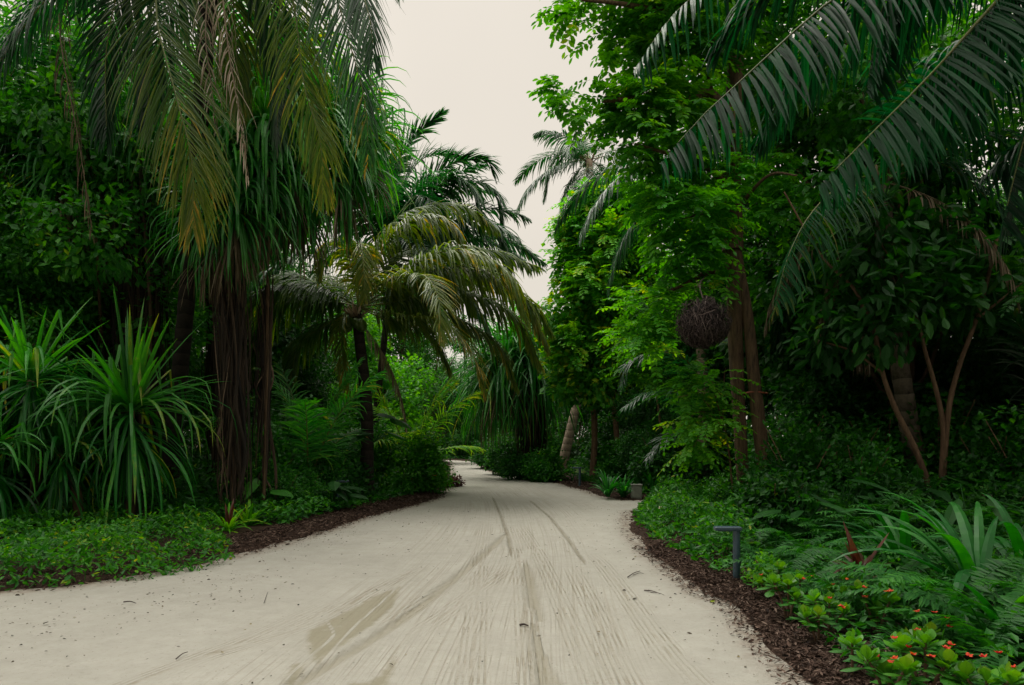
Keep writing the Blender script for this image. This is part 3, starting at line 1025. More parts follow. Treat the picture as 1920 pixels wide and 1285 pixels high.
# overhead coconut palm whose crown is above the frame
Yo = 10.
O0 = px(400, -150, Yo)
op = [dict(path=[O0, px(330, -120, 9.6), px(292, 10, 9.2), px(330, 180, 9.), px(360, 300, 9.), px(362, 425, 9.1)], nl=145, ll=1.4, droop=.7, tint=.36, tip=.42, lw=.0135, mat=M_COCOY, side=np.array([1., .15, 0]), a0=72, a1=20),
      dict(path=[O0, px(480, -180, 10), px(545, -20, 10), px(570, 160, 10), px(600, 260, 10), px(606, 370, 10.1)], nl=136, ll=1.05, droop=.8, tint=.46, tip=.2, lw=.0135, mat=M_COCOY, side=np.array([1., .2, 0])),
      dict(path=[O0, px(500, -220, 10), px(600, -90, 9.8), px(655, 80, 9.6), px(686, 200, 9.6), px(690, 300, 9.7)], nl=136, ll=1.1, droop=.9, tint=.45, tip=.2, lw=.0135, side=np.array([1., .3, 0])),
      dict(path=[O0, px(540, -220, 9.6), px(640, -110, 9.2), px(692, 30, 9), px(700, 110, 9)], nl=129, ll=1.05, droop=.7, tint=.4, lw=.0135, side=np.array([1., .5, 0])),
      dict(path=[O0, px(300, -150, 9.4), px(170, -80, 8.8), px(60, 30, 8.4), px(-50, 190, 8.2)], nl=136, ll=1.2, droop=1., tint=.25, lw=.0135),
      dict(path=[O0, px(320, -170, 10.6), px(200, -110, 11), px(90, -20, 11.2), px(20, 100, 11.2)], nl=136, ll=1.2, droop=1., tint=.25, lw=.0135),
      dict(path=[O0, px(440, -160, 10.5), px(490, -60, 10.8), px(520, 90, 11), px(520, 260, 11)], nl=121, ll=1.2, droop=1.2, tint=.4, lw=.02),
      dict(path=[O0, px(420, -100, 10.8), px(440, 30, 11.2), px(445, 200, 11.2)], nl=112, ll=1.1, droop=1.4, tint=.42, tip=.2, lw=.0135, mat=M_COCOY),
      dict(path=[O0, px(340, -140, 10.4), px(240, -60, 10.8), px(200, 90, 11), px(200, 260, 11)], nl=121, ll=1.2, droop=1.2, tint=.2, lw=.02),
      dict(path=[O0, px(380, -150, 11), px(360, -80, 11.6), px(300, 60, 11.8), px(270, 240, 11.8)], nl=121, ll=1.2, droop=1.2, tint=.22, lw=.02),
      dict(path=[O0, px(560, -260, 11), px(680, -200, 11.5), px(730, -80, 11.6), px(745, -20, 11.6)], nl=112, ll=1., droop=1., tint=.4, lw=.0135),
      dict(path=[O0, px(250, -130, 10.8), px(130, -40, 11), px(112, 60, 11), px(150, 280, 11), px(172, 440, 11)], nl=44, ll=.8, droop=3.2, tint=.26, lw=.009, mat=M_DEAD, lift=0, var=.16, nm='dead_frond', ragged=.5),
      dict(path=[O0, px(412, -60, 9.6), px(428, 90, 9.4), px(448, 210, 9.3), px(464, 330, 9.4)], nl=34, ll=.7, droop=3., tint=.78, lw=.009, mat=M_DEAD, lift=0, var=.2, nm='dead_frond', ragged=.5),
      dict(path=[O0, px(395, -60, 9.5), px(385, 60, 9.2), px(395, 150, 9.2), px(405, 240, 9.2)], nl=26, ll=.7, droop=2.6, tint=.7, lw=.008, mat=M_DEAD, lift=0, var=.2, nm='dead_frond', ragged=.5)]
palm('coconut palm hanging in from above, one big frond yellowing at its tip', (-7.3, 14.4, z0(-7.3, 14.4)), O0, .16, 'green', [(4, 100), (3, 140), (2, 90), (2, 180)], customs=op, bow=(-.15, .5, .3), nuts=4, bark=M_BARKD, seed=23)

# ---- pandanus trees: bunched hanging roots and dead leaves, crowns of drooping straps
def pandanus(label, base, cols, crowns, seed, group='pandanus trees with curtains of dead leaves and roots', mat=None, crown_len=1.5):
    rng = np.random.default_rng(seed)
    t = thing('pandanus_tree', label, 'pandanus tree', base, group)
    b = np.asarray(base, float)
    mbt, mbr = MB(), MB()
    fork = None
    for (c, zt, zb, rad, nr) in cols:                # column: centre X,Y ; top and bottom height ; radius ; strands
        c = np.asarray(c, float)
        a0 = np.array([c[0], c[1], zb - .1]) - b
        a1 = np.array([c[0] + .1, c[1], zt]) - b
        mbt.tube(catmull([a0, (a0 + a1) / 2 + rng.normal(0, .05, 3), a1], 12), rad * .32, 9, 0, .4, .12, seed)
        fork = a1
        th = rng.uniform(0, 2 * np.pi, nr)
        rr = rad * (.35 + rng.gamma(2., .27, nr))
        K = 9
        z_hi = zt - (zt - zb) * rng.beta(1, 3, nr)
        ln = (z_hi - zb) * rng.uniform(.12, 1.0, nr) ** .8
        f = np.linspace(0, 1, K)
        Z = z_hi[:, None] - ln[:, None] * f[None]
        wav = .07 * np.sin(f[None] * rng.uniform(2, 7, (nr, 1)) + rng.uniform(0, 6, (nr, 1)))
        flare = 1 + .25 * np.clip((zt - Z) / max(zt - zb, .1) - .5, 0, 1)
        X = c[0] + np.cos(th)[:, None] * rr[:, None] * flare + wav
        Yv = c[1] + np.sin(th)[:, None] * rr[:, None] * flare + wav * .6
        P = np.stack([X, Yv, Z], -1) - b
        S = np.stack([-np.sin(th), np.cos(th), 0 * th], 1) * .6 + np.array([.7, 0, 0]) + rng.normal(0, .3, (nr, 3))
        W = rng.choice([.008, .012, .02, .032], nr, p=[.35, .3, .25, .1])
        tn = np.clip(rng.normal(.26, .22, nr)[:, None] + .1 * np.sin(f * 9)[None], 0, 1)
        mbr.ribbons(P, W[:, None] * np.interp(f, [0, .1, .9, 1], [.6, 1, .9, .3])[None], nz(S)[:, None], .5, 0, tn)
    for p in crowns:
        q = np.asarray(p[0], float) - b
        m1 = fork * .55 + q * .45 + np.array([0, 0, -.25])
        mbt.tube(catmull([fork - UP * .4, m1, q], 10), np.linspace(.13, .07, 10), 8, 0, .5, .08)
    mbt.build('trunk', M_BARK, t)
    mbr.build('root_curtain', M_ROOT, t)
    for p in crowns:
        q = np.asarray(p[0], float) - b
        sc_ = p[1]
        mb = MB()
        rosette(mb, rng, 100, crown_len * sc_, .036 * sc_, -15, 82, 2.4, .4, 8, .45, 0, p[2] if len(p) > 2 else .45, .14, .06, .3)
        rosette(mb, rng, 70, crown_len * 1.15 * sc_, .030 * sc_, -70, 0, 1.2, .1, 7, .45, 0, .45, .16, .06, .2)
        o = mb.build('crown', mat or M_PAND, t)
        o.location = q
        mb = MB()
        rosette(mb, rng, 46, crown_len * .85 * sc_, .022 * sc_, -85, -45, .5, .1, 6, .5, 0, .3, .18, .08, -.3)
        o = mb.build('dead_leaf_skirt', M_DEAD, t)
        o.location = q - UP * .2
    return t

b = gbase(452, 985)
pandanus('pandanus tree with a thick curtain of brown roots beside the spiky rosette', b,
         [(gp(436, 985), 6.0, .0, .165, 240), ((gp(440, 985)[0] + .3, gp(440, 985)[1] + .6), 4.8, .0, .10, 60), ((gp(440, 985)[0] - 1.0, gp(440, 985)[1] + 2.2), 5.2, .1, .12, 60)],
         [(px(510, 260, 12.4), 1.15, .62), (px(455, 180, 12.9), 1.1, .6), (px(590, 230, 13.), 1.1, .6), (px(650, 220, 13.8), 1.1, .62), (px(540, 120, 13.6), 1.15, .62), (px(640, 310, 13.4), 1.1, .5), (px(430, 300, 12.2), 1., .45), (px(690, 270, 14.6), 1., .55), (px(560, 360, 13.2), 1.05, .5), (px(490, 350, 12.4), 1., .5), (px(440, 400, 12.0), .95, .4), (px(395, 430, 12.6), .9, .3)], 31)
b = gbase(275, 968)
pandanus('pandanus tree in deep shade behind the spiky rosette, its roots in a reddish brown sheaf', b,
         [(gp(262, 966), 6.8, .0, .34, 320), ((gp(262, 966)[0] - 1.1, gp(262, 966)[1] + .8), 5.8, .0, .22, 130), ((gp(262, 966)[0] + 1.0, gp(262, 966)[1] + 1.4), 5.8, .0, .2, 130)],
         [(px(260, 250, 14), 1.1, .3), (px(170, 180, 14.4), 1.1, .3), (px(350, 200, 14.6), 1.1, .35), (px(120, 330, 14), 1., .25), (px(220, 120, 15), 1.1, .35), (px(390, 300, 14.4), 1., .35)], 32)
b = gbase(985, 898)
pandanus('pandanus tree at the far bend, blue green straps above a tall brown skirt', b,
         [(gp(990, 898), 4.2, .0, .42, 200), ((gp(990, 898)[0] + .5, gp(990, 898)[1] + .5), 4., .0, .3, 120)],
         [(px(940, 690, 27), 1.35, .45), (px(985, 672, 27), 1.4, .45), (px(1010, 700, 27), 1.3, .45), (px(960, 660, 28), 1.3, .5), (px(918, 720, 27.5), 1.2, .4)], 33, crown_len=2.3)

# ---- spiky strap-leaf shrubs on the near left bank
def spiky(label, base, centre, L, n, seed, group='spiky strap leaved pandanus shrubs', low=True, sc_=1.):
    rng = np.random.default_rng(seed)
    t = thing('screw_pine_shrub', label, 'spiky shrub', base, group)
    o = np.asarray(centre, float) - np.asarray(base, float)
    mb = MB()
    mb.tube(catmull([(0, 0, -.1), o * .5 + np.array([.06, .05, 0]), o], 8), np.linspace(.09, .06, 8), 8, 0, .4, .1)
    mb.build('stem', M_BARK, t)
    mb = MB()
    rosette(mb, rng, int(n * .75), L, .040 * sc_, 22, 86, .40, .4, 10, .5, 0, .62, .12, .05, .15, o)
    rosette(mb, rng, int(n * 1.1), L * 1.08, .036 * sc_, 5, 45, 1.9, .5, 10, .5, 0, .58, .14, .06, .1, o)
    mb.build('leaf_rosette', M_PAND, t)
    if low:
        mb = MB()
        rosette(mb, rng, int(n * .8), L * 1.0, .032 * sc_, -55, 0, 1.7, .25, 8, .5, 0, .36, .28, .06, -.5, o)
        rosette(mb, rng, 40, L * .75, .028 * sc_, -88, -50, .4, .1, 6, .5, 0, .3, .25, .06, -.5, o)
        mb.build('hanging_leaves', M_PAND, t)
    return t

b = gbase(240, 992)
spiky('big spiky rosette of folded strap leaves standing at the back of the low ground cover', b, px(245, 772, 11.6), 2.0, 60, 41)
b = gbase(60, 985)
spiky('narrow spiky rosette of upright strap leaves at the outer edge of the bank', b, px(58, 715, 11.2), 1.65, 34, 42)
b = gbase(150, 1000)
spiky('low spiky clump with leaves hanging down between the two rosettes', b, px(115, 850, 11.4), 1.15, 26, 43)
b = gbase(-60, 1010)
spiky('dark spiky clump cut by the edge of the picture', b, px(-30, 850, 10.6), 1.4, 34, 45)

# ================================================================ the big plants by the road, right bank
# hero broadleaf tree: two stems that join, feathery lime leaves
rng = np.random.default_rng(51)
b = gbase(1425, 975)
t = thing('broadleaf_tree', 'tall tree with two brown stems joined above and feathery bright leaves overhanging the road', 'tree', b)
bb = np.array(b)
Yt = b[1]
mb = MB()
s1 = catmull([px(1400, 985, Yt), px(1388, 800, Yt), px(1380, 660, Yt), px(1376, 530, Yt), px(1372, 420, Yt)], 30) - bb
mb.tube(s1, np.interp(np.linspace(0, 1, 30), [0, .1, 1], [.17, .115, .16]), 14, 0, .5, .09, 3)
s2 = catmull([px(1446, 985, Yt - .1), px(1430, 860, Yt - .15), px(1414, 720, Yt - .15), px(1402, 600, Yt - .1), px(1385, 500, Yt), px(1375, 440, Yt)], 30) - bb
mb.tube(s2, np.interp(np.linspace(0, 1, 30), [0, .12, 1], [.20, .14, .10]), 14, 0, .5, .10, 5)
s3 = catmull([px(1374, 470, Yt), px(1372, 330, Yt), px(1378, 150, Yt + .1), px(1384, -60, Yt + .2), px(1390, -260, Yt + .3)], 26) - bb
mb.tube(s3, np.linspace(.20, .10, 26), 14, 0, .5, .08, 6)
mb.build('trunk', M_BARK, t)
mb = MB()
for pts, r0 in (([(1378, 230, 13.3), (1330, 175, 13.1), (1290, 190, 12.9), (1220, 185, 12.6), (1130, 190, 12.4)], .12),
                ([(1374, 330, 13.3), (1340, 200, 13.6), (1312, 110, 13.8), (1250, 60, 13.8)], .09),
                ([(1380, 120, 13.4), (1290, 40, 12.8), (1180, 10, 12.4), (1090, 0, 12.2)], .09),
                ([(1374, 350, 13.3), (1300, 300, 12.8), (1240, 285, 12.4), (1190, 270, 12.2)], .07),
                ([(1372, 520, 13.4), (1330, 512, 13.1), (1270, 540, 12.8), (1210, 560, 12.6)], .06),
                ([(1385, 60, 13.5), (1450, -40, 13.2), (1520, -60, 13)], .09),
                ([(1376, 400, 13.4), (1440, 330, 12.8), (1500, 330, 12.4)], .05),
                ([(1374, 420, 13.4), (1330, 400, 12.9), (1280, 410, 12.5)], .05)):
    C = catmull([px(*p) for p in pts], 14) - bb
    mb.tube(C, np.linspace(r0, r0 * .3, 14), 7, 0, .45, .1)
mb.build('branches', M_BARK, t)
m_ = MB()
th = np.linspace(0, 2 * np.pi, 25)
c = px(1407, 738, Yt) - bb
m_.tube(np.stack([np.cos(th) * .30, np.sin(th) * .22 - .06, .012 * np.sin(3 * th)], 1) + c, .018, 6, 0, .5, cap=False)
m_.build('tie_strap', M_STRAP, t)


def blobs(*L):
    """(px, py, depth, rx, rz) in the photograph -> masses, relative to a base"""
    return [(*(px(x, y, Y) - bb), rx, rx * .9, rz) for x, y, Y, rx, rz in L]


mb = MB()
up_bl = blobs((1120, 180, 12.4, .75, .6), (1070, 185, 12.4, .45, .35), (1190, 200, 12.6, .7, .4), (1250, 190, 12.8, .8, .7), (1190, 262, 12.2, .45, .25), (1270, 290, 12.6, .6, .4),
              (1120, 20, 12.4, .7, .55), (1180, 60, 12.6, .75, .55), (1240, 30, 12.8, .9, .7), (1310, 60, 13, .9, .8), (1180, -60, 12.6, 1., .8), (1300, -80, 13, 1.3, 1.), (1150, 130, 12.4, .45, .3),
              (1400, 0, 14.4, 1.0, .8), (1400, 160, 14.4, .9, .8), (1320, 250, 13.4, .7, .6), (1080, 10, 12.3, .35, .3), (1480, -120, 13.4, 1.2, .8))
pinnate(mb, rng, up_bl, 2100, .50, 5, .175, .045, .32, 0, .38, .16, .42, 1.6, .4, 61)
mb.build('crown', M_LIME, t)
mb = MB()
pinnate(mb, rng, blobs((1290, 400, 12.6, .8, .55), (1340, 340, 13.0, .55, .45), (1430, 330, 14.2, .6, .45), (1290, 470, 12.8, .7, .4), (1240, 370, 12.6, .6, .4), (1460, 390, 14.2, .6, .5), (1330, 440, 14.6, .8, .6)), 560, .52, 5, .18, .046, .35, 0, .40, .15, .3, 1.6, .4, 62)
mb.build('lower_foliage', M_LIME, t)
mb = MB()
pinnate(mb, rng, blobs((1220, 575, 12.8, .55, .35), (1190, 620, 12.8, .45, .25), (1260, 545, 13, .5, .25), (1320, 535, 13.2, .5, .22), (1220, 640, 13, .5, .25)), 190, .50, 6, .14, .034, .3, 0, .44, .15, .3, 1.6, .4, 63)
mb.build('side_spray', M_LIME, t)

# sapling with spread pinnate leaves in front of the stems
b = gbase(1374, 975)
bb = np.array(b)
b = (bb[0] - .0, bb[1] - .9, z0(bb[0], bb[1] - .9))
bb = np.array(b)
t = thing('sapling', 'slender sapling with feathery lime green leaves in front of the two joined stems', 'sapling', b)
mb = MB()
C = catmull([px(1378, 985, b[1]), px(1372, 900, b[1]), px(1362, 820, b[1]), px(1340, 740, b[1])], 14) - bb
mb.tube(C, np.linspace(.022, .012, 14), 6, 0, .5)
for q in ((1270, 745), (1275, 800), (1300, 840), (1360, 690), (1320, 700)):
    C = catmull([px(1355, 800, b[1]), px((1355 + q[0]) / 2, (770 + q[1]) / 2 - 14, b[1]), px(*q, b[1] - .2)], 8) - bb
    mb.tube(C, np.linspace(.012, .005, 8), 5, 0, .5)
mb.build('trunk', M_BARKT, t)
mb = MB()
pinnate(mb, rng, blobs((1300, 730, b[1], .55, .22), (1325, 705, b[1], .42, .18), (1290, 790, b[1], .42, .22), (1300, 830, b[1], .46, .22), (1335, 790, b[1] - .2, .36, .28)), 150, .55, 7, .125, .036, .3, 0, .48, .14, .2, 1.6, .4, 64, out=.9)
mb.build('crown', M_LIME, t)

# second young tree between the dense column and the joined stems
b = gbase(1240, 925)
bb = np.array(b)
t = thing('young_tree', 'young tree with thin stems and feathery leaves behind the ball of twigs', 'tree', b)
mb = MB()
for pts in ([(1240, 930), (1238, 800), (1225, 700), (1215, 610)], [(1300, 925), (1290, 780), (1270, 690), (1240, 600)], [(1250, 640), (1290, 690), (1340, 720)]):
    C = catmull([px(*p, b[1]) for p in pts], 14) - bb
    mb.tube(C, np.linspace(.05, .02, 14), 6, 0, .5, .1)
mb.build('trunk', M_BARKT, t)
mb = MB()
pinnate(mb, rng, blobs((1200, 640, b[1], .8, .6), (1240, 700, b[1], .9, .6), (1280, 640, b[1] + .5, .9, .8), (1210, 560, b[1], .7, .5), (1180, 690, b[1], .4, .3), (1330, 680, b[1], .8, .6), (1330, 560, b[1] + .6, .9, .7)), 640, .52, 5, .18, .046, .35, 0, .36, .16, .35, 1.6, .4, 65)
mb.build('crown', M_LIME, t)

# dense vine-clad column of leaves on the far side of the side path
rng = np.random.default_rng(53)
b = gbase(1152, 893)
Yd = 24.
b = (px(1135, 800, Yd)[0], Yd, z0(3.4, Yd))
bb = np.array(b)
t = thing('vine_clad_tree', 'dense vine clad tree like a tall green column beside the pale leaning trunk', 'tree', b)
mb = MB()
mb.tube(catmull([px(1166, 905, Yd), px(1155, 800, Yd), px(1150, 700, Yd), px(1130, 500, Yd), px(1130, 380, Yd)], 20) - bb, np.linspace(.10, .12, 20), 9, 0, .5, .1)
mb.tube(catmull([px(1110, 905, Yd + .6), px(1115, 800, Yd + .6), px(1105, 600, Yd + .5)], 14) - bb, np.linspace(.12, .10, 14), 9, 0, .5, .1)
mb.build('trunk', M_BARKT, t)
mb = MB()
col = blobs((1130, 395, Yd, 1.15, .8), (1090, 430, Yd, .75, .6), (1150, 470, Yd, 1.3, .9), (1090, 510, Yd, .95, .8), (1150, 560, Yd, 1.3, .9), (1080, 590, Yd, .9, .8), (1110, 640, Yd, 1.2, .8), (1070, 670, Yd, .9, .75), (1150, 680, Yd, 1., .8), (1105, 720, Yd, 1.1, .6), (1060, 450, Yd, .35, .3), (1140, 360, Yd, .5, .35), (1190, 400, Yd, .9, .7), (1200, 520, Yd + .6, 1., 1.), (1050, 630, Yd - .2, .45, .5), (1060, 720, Yd, .45, .35))
leafy(mb, rng, col, 18000, .28, .095, .45, .25, 0, .66, .15, .32, 1.3, .30, False, 8, .2, 71)
mb.build('crown', M_BROAD, t)
mb = MB()
pinnate(mb, rng, blobs((1120, 390, Yd, 1., .7), (1080, 430, Yd, .7, .5), (1060, 480, Yd, .5, .5), (1100, 470, Yd, .9, .7), (1170, 380, Yd, .9, .5), (1065, 560, Yd, .5, .7), (1050, 620, Yd, .4, .6), (1085, 640, Yd - .6, .7, .8), (1120, 520, Yd - .8, .9, .8), (1150, 450, Yd - .8, .8, .6)), 600, .75, 6, .22, .055, .3, 0, .56, .15, .2, 1.2, .3, 72, full=False)
mb.build('lit_edge_leaves', M_LIME, t)  # lime sprays on left and front put the lit edge into leaf colour

# overhead coconut palm on the right: crown outside the frame, long fronds reaching in
C0 = px(2130, -260, 6.3)
cp = [dict(mat=M_COCOD, path=[C0, px(1900, -170, 6.1), px(1720, -90, 6), px(1560, 0, 6), px(1400, 142, 6), px(1310, 225, 6.05), px(1240, 305, 6.1)], nl=112, ll=.9, droop=.42, tint=.34, lw=.0175, rr=.026, segs=6, lift=-1.1, a0=86, a1=48, ragged=.07),
      dict(mat=M_COCOD, path=[C0, px(2010, -130, 6), px(1890, -20, 5.9), px(1745, 140, 5.8), px(1640, 245, 5.8), px(1535, 350, 5.85)], nl=112, ll=.88, droop=.42, tint=.32, lw=.0175, rr=.026, segs=6, lift=-1.1, a0=86, a1=48, ragged=.07),
      dict(mat=M_COCOD, path=[C0, px(1960, -260, 7), px(1800, -200, 7.6), px(1700, -80, 8), px(1650, 30, 8.2), px(1625, 170, 8.2)], nl=100, ll=1.0, droop=.7, tint=.26, lw=.021, segs=5, lift=-.8, a0=80, a1=45),
      dict(mat=M_COCOD, path=[C0, px(2050, -180, 7), px(1930, -60, 7.4), px(1790, 90, 7.8), px(1700, 260, 8)], nl=100, ll=1.3, droop=.7, tint=.24, lw=.021, segs=5, lift=-.8, a0=80, a1=45),
      dict(mat=M_COCOD, path=[C0, px(2080, -120, 6.2), px(2000, 40, 6), px(1930, 230, 5.9), px(1880, 420, 5.9)], nl=100, ll=1.2, droop=.7, tint=.22, lw=.021, segs=5, lift=-.8, a0=80, a1=45),
      dict(mat=M_COCOD, path=[C0, px(1980, -330, 8), px(1800, -300, 9), px(1500, -160, 9.6), px(1280, 10, 9.8), px(1190, 130, 9.8)], nl=105, ll=1.2, droop=.7, tint=.34, lw=.021, segs=5, lift=-.8, a0=80, a1=45),
      dict(mat=M_COCOD, path=[C0, px(2100, -100, 7), px(2040, 60, 7.6), px(1960, 220, 8), px(1850, 330, 8.2)], nl=90, ll=1.3, droop=.7, tint=.22, lw=.021, segs=5, lift=-.8, a0=80, a1=45)]
b = (6.9, 6.6, z0(6.9, 6.6))
palm('coconut palm outside the picture whose long dark fronds slant in over the right bank', b, C0, .18, 'dark', [(3, 20), (4, -20), (3, -70), (2, 60), (4, 250), (3, 100), (1, 0), (2, 120), (3, 140), (3, 170), (2, 200), (4, 130)], customs=cp, bow=(.6, 0, 0), seed=54)

# coconut palm with a ringed trunk deeper in the shade; one frond tip hangs in front of it
b = gbase(1735, 985)
R0 = px(1650, 330, 12.2)
rp_ = [dict(path=[R0, px(1590, 340, 11), px(1525, 395, 10), px(1478, 480, 9.5), px(1452, 580, 9.4)], nl=80, ll=.95, droop=.8, tint=.55, tip=.15, lw=.02, lift=-.7, a0=80, a1=40),
       dict(path=[R0, px(1740, 300, 12), px(1840, 360, 12), px(1900, 480, 12)], nl=75, ll=1.2, droop=1.4, tint=.25, lw=.02)]
palm('coconut palm with a grey ringed trunk standing behind the tan forked stems', b, R0, .17, 'dark', [(3, 0), (4, 60), (5, 110), (3, 270), (2, 320), (5, 20)], customs=rp_, bow=(-.1, 0, 0), bark=M_BARKC, seed=55, nuts=4, dead=6)

# tan multi-stemmed small tree with big leaves
rng = np.random.default_rng(56)
b = gbase(1763, 1000)
bb = np.array(b)
Ym = b[1]
t = thing('frangipani_tree', 'small tree with forked tan stems and large drooping leaves in front of the ringed trunk', 'tree', b)
mb = MB()
for pts, r0, r1 in (([(1762, 1000), (1745, 920), (1715, 840), (1680, 770), (1655, 700), (1640, 620)], .055, .035),
                    ([(1768, 1000), (1766, 900), (1768, 800), (1752, 720), (1735, 660), (1720, 600)], .05, .03),
                    ([(1768, 940), (1772, 850), (1780, 760), (1800, 680), (1830, 600), (1858, 500), (1870, 440)], .05, .03),
                    ([(1830, 600), (1880, 560), (1930, 520)], .025, .015),
                    ([(1655, 700), (1600, 660), (1540, 640)], .025, .012),
                    ([(1640, 620), (1600, 540), (1540, 480), (1470, 360)], .03, .012),
                    ([(1720, 600), (1690, 520), (1640, 440)], .025, .012)):
    C = catmull([px(*p, Ym - .0) for p in pts], 18) - bb
    mb.tube(C, np.linspace(r0, r1, 18), 8, 0, .5, .12, 4)
mb.build('trunk', M_BARKT, t)
mb = MB()
leafy(mb, rng, blobs((1600, 560, Ym, .9, .5), (1700, 520, Ym, .9, .5), (1800, 560, Ym, .7, .4), (1560, 630, Ym, .6, .35), (1640, 620, Ym - .2, .7, .35), (1720, 575, Ym - .3, .7, .3), (1600, 470, Ym, .7, .5), (1660, 430, Ym, .9, .5), (1780, 440, Ym + .2, .9, .5), (1850, 500, Ym, .5, .35)), 1900, .30, .062, .65, .22, 0, .42, .15, .2, 1.2, .4, True, 6, .14, 73)
mb.build('crown', M_DARK, t)

# hanging ball of twigs
rng = np.random.default_rng(57)
Yb = 11.6
cb = px(1318, 602, Yb)
top_ = px(1330, 514, Yb) + np.array([0, 1.4, .0])
t = tag(thing('twig_ball', 'x', 'ornament', cb), 'round shaggy ball of dark twigs hanging from a branch beside the brown stems', 'hanging ornament')
mb = MB()
n = 1500
u = nz(rng.normal(size=(n, 3)))
r = .43 * rng.uniform(.55, 1.05, n)
A = u * r[:, None]
K = 5
P = np.zeros((n, K, 3))
P[:, 0] = A
dirn = nz(np.cross(u, rng.normal(size=(n, 3))) * .8 + u * .15 - UP * .9)
ln = rng.uniform(.12, .42, n)
for q in range(K - 1):
    P[:, q + 1] = P[:, q] + dirn * (ln / (K - 1))[:, None]
    rad_ = np.linalg.norm(P[:, q + 1], axis=1, keepdims=True)
    P[:, q + 1] *= np.minimum(1, (.455 + .03 * rng.random((n, 1))) / rad_)
    dirn = nz(dirn + rng.normal(0, .22, (n, 3)) - UP * .1)
mb.ribbons(P, np.array([[.006, .008, .007, .006, .003]]) * rng.uniform(.6, 1.4, (n, 1)), nz(np.cross(dirn, u))[:, None], .6, 0, np.clip(rng.normal(.4, .25, n), 0, 1))
th = np.linspace(0, np.pi, 12)
mb.tube(np.stack([0 * th, 0 * th, .3 * np.cos(th)], 1), np.sin(th) * .3 + .01, 14, 0, .05, .15)
mb.build('twigs', M_TWIG, t)
mb = MB()
mb.tube(catmull([(0, 0, .38), (.03, .3, .7), tuple(px(1328, 514, 13.1) - cb)], 10), .012, 5, 0, .7)
mb.build('cord', M_TWIG, t)

# pale leaning trunk by the far bend; its crown shows above the dense column
b = gbase(1052, 890)
K0 = px(1105, 300, 31)
fp = [dict(path=[K0, px(1070, 262, 31), px(1030, 248, 30.6), px(1008, 250, 30.5)], nl=60, ll=1.1, droop=1.1, tint=.4, lw=.03),
      dict(path=[K0, px(1075, 285, 31), px(1040, 300, 31), px(1022, 370, 31)], nl=60, ll=1.3, droop=1., tint=.4, lw=.03),
      dict(path=[K0, px(1085, 320, 31), px(1062, 360, 31), px(1055, 420, 31)], nl=60, ll=1.2, droop=1., tint=.4, lw=.03),
      dict(path=[K0, px(1140, 320, 31), px(1180, 330, 31), px(1200, 390, 31)], nl=60, ll=1.4, droop=1., tint=.5, lw=.03),
      dict(path=[K0, px(1090, 350, 30), px(1085, 400, 29.6), px(1080, 440, 29.5)], nl=60, ll=1.2, droop=1., tint=.4, lw=.03)]
palm('coconut palm with a pale leaning trunk, its crown above the dense leafy column', b, K0, .20, 'green', [(2, 90), (3, 30), (3, 150), (4, 0), (4, 60), (5, 200), (4, 250)], customs=fp, bow=(.8, 0, 0), bark=M_BARKP, sca=1., seed=58, swell=1.2)

# small palm with arching fronds at the mouth of the side path
b = gbase(1330, 930)
S0 = px(1340, 800, b[1] + .5)
b = (S0[0], S0[1], z0(S0[0], S0[1]))
sp = [dict(path=[S0, px(1290, 745, 16.6), px(1220, 735, 16), px(1170, 765, 15.6)], nl=60, ll=.9, droop=.7, tint=.35, lw=.02, lift=.1),
      dict(path=[S0, px(1300, 690, 16.8), px(1240, 660, 16.4), px(1180, 680, 16.2), px(1165, 720, 16.1)], nl=60, ll=.9, droop=.6, tint=.2, lw=.02, lift=.1),
      dict(path=[S0, px(1300, 800, 16.2), px(1250, 820, 15.6), px(1215, 860, 15.3)], nl=54, ll=.9, droop=.7, tint=.2, lw=.02)]
palm('small palm with glossy arching fronds at the mouth of the side path', b, S0, .06, 'green', [(0, 0), (1, 120), (3, 60), (3, -60)], customs=sp, sca=.5, seed=59, name='young_palm', swell=1.1)

# ================================================================ young palms in the understory, left
def young_palm(label, base, seed, sca, kind='green', n=9, mats=None, tint=.5, group='young palms under the trees', elev=((85, 30), (70, 5), (55, -15), (35, -30))):
    rng = np.random.default_rng(seed)
    t = thing('young_palm', label, 'young palm', base, group)
    for q in range(n):
        mb = MB()
        e0, e1 = elev[q % len(elev)]
        frond(mb, arc_path(2.6 * sca * rng.uniform(.85, 1.1), e0 + rng.uniform(-6, 6), e1 + rng.uniform(-8, 8)), rng, 44, .62 * sca, .017 * sca, .5, tint=tint, tip=.08, lift=.15, pet=.25, rr=.018 * sca)
        link('frond', mb.mesh('frond', [mats or M_COCO, M_RACH]), t, (0, 0, .05), q * 2.4 + rng.uniform(-.3, .3))
    mb = MB()
    rosette(mb, rng, 14, .5 * sca, .035 * sca, 50, 85, .5, 0, 4, .5, 0, .4, .2, .03)
    mb.build('leaf_base', M_DEAD, t)
    return t

young_palm('young palm with upright feathery fronds between the root curtain and the dark trunk', (px(578, 900, 15.6)[0], 15.6, .3), 81, 1.25, tint=.5, mats=M_PAND, elev=((86, 45), (76, 30), (66, 10), (55, -10)))
young_palm('young palm close behind the dark slim trunk', gbase(665, 912), 82, 1.3, tint=.4, mats=M_FERN)
young_palm('young palm with light yellow green fronds above the flowering bush', (px(768, 900, 21.4)[0], 21.4, .7), 83, 1.25, tint=.70, mats=M_LIME, elev=((80, 40), (62, 10), (40, -10), (30, -20)))
young_palm('young palm half hidden in the shade beyond the tan forked stems', gbase(1500, 940), 84, 1.3, tint=.3)
young_palm('young palm at the right edge of the picture with wide spread fronds', (9.4, 11.6, z0(9.4, 11.6)), 85, 1.5, tint=.3)

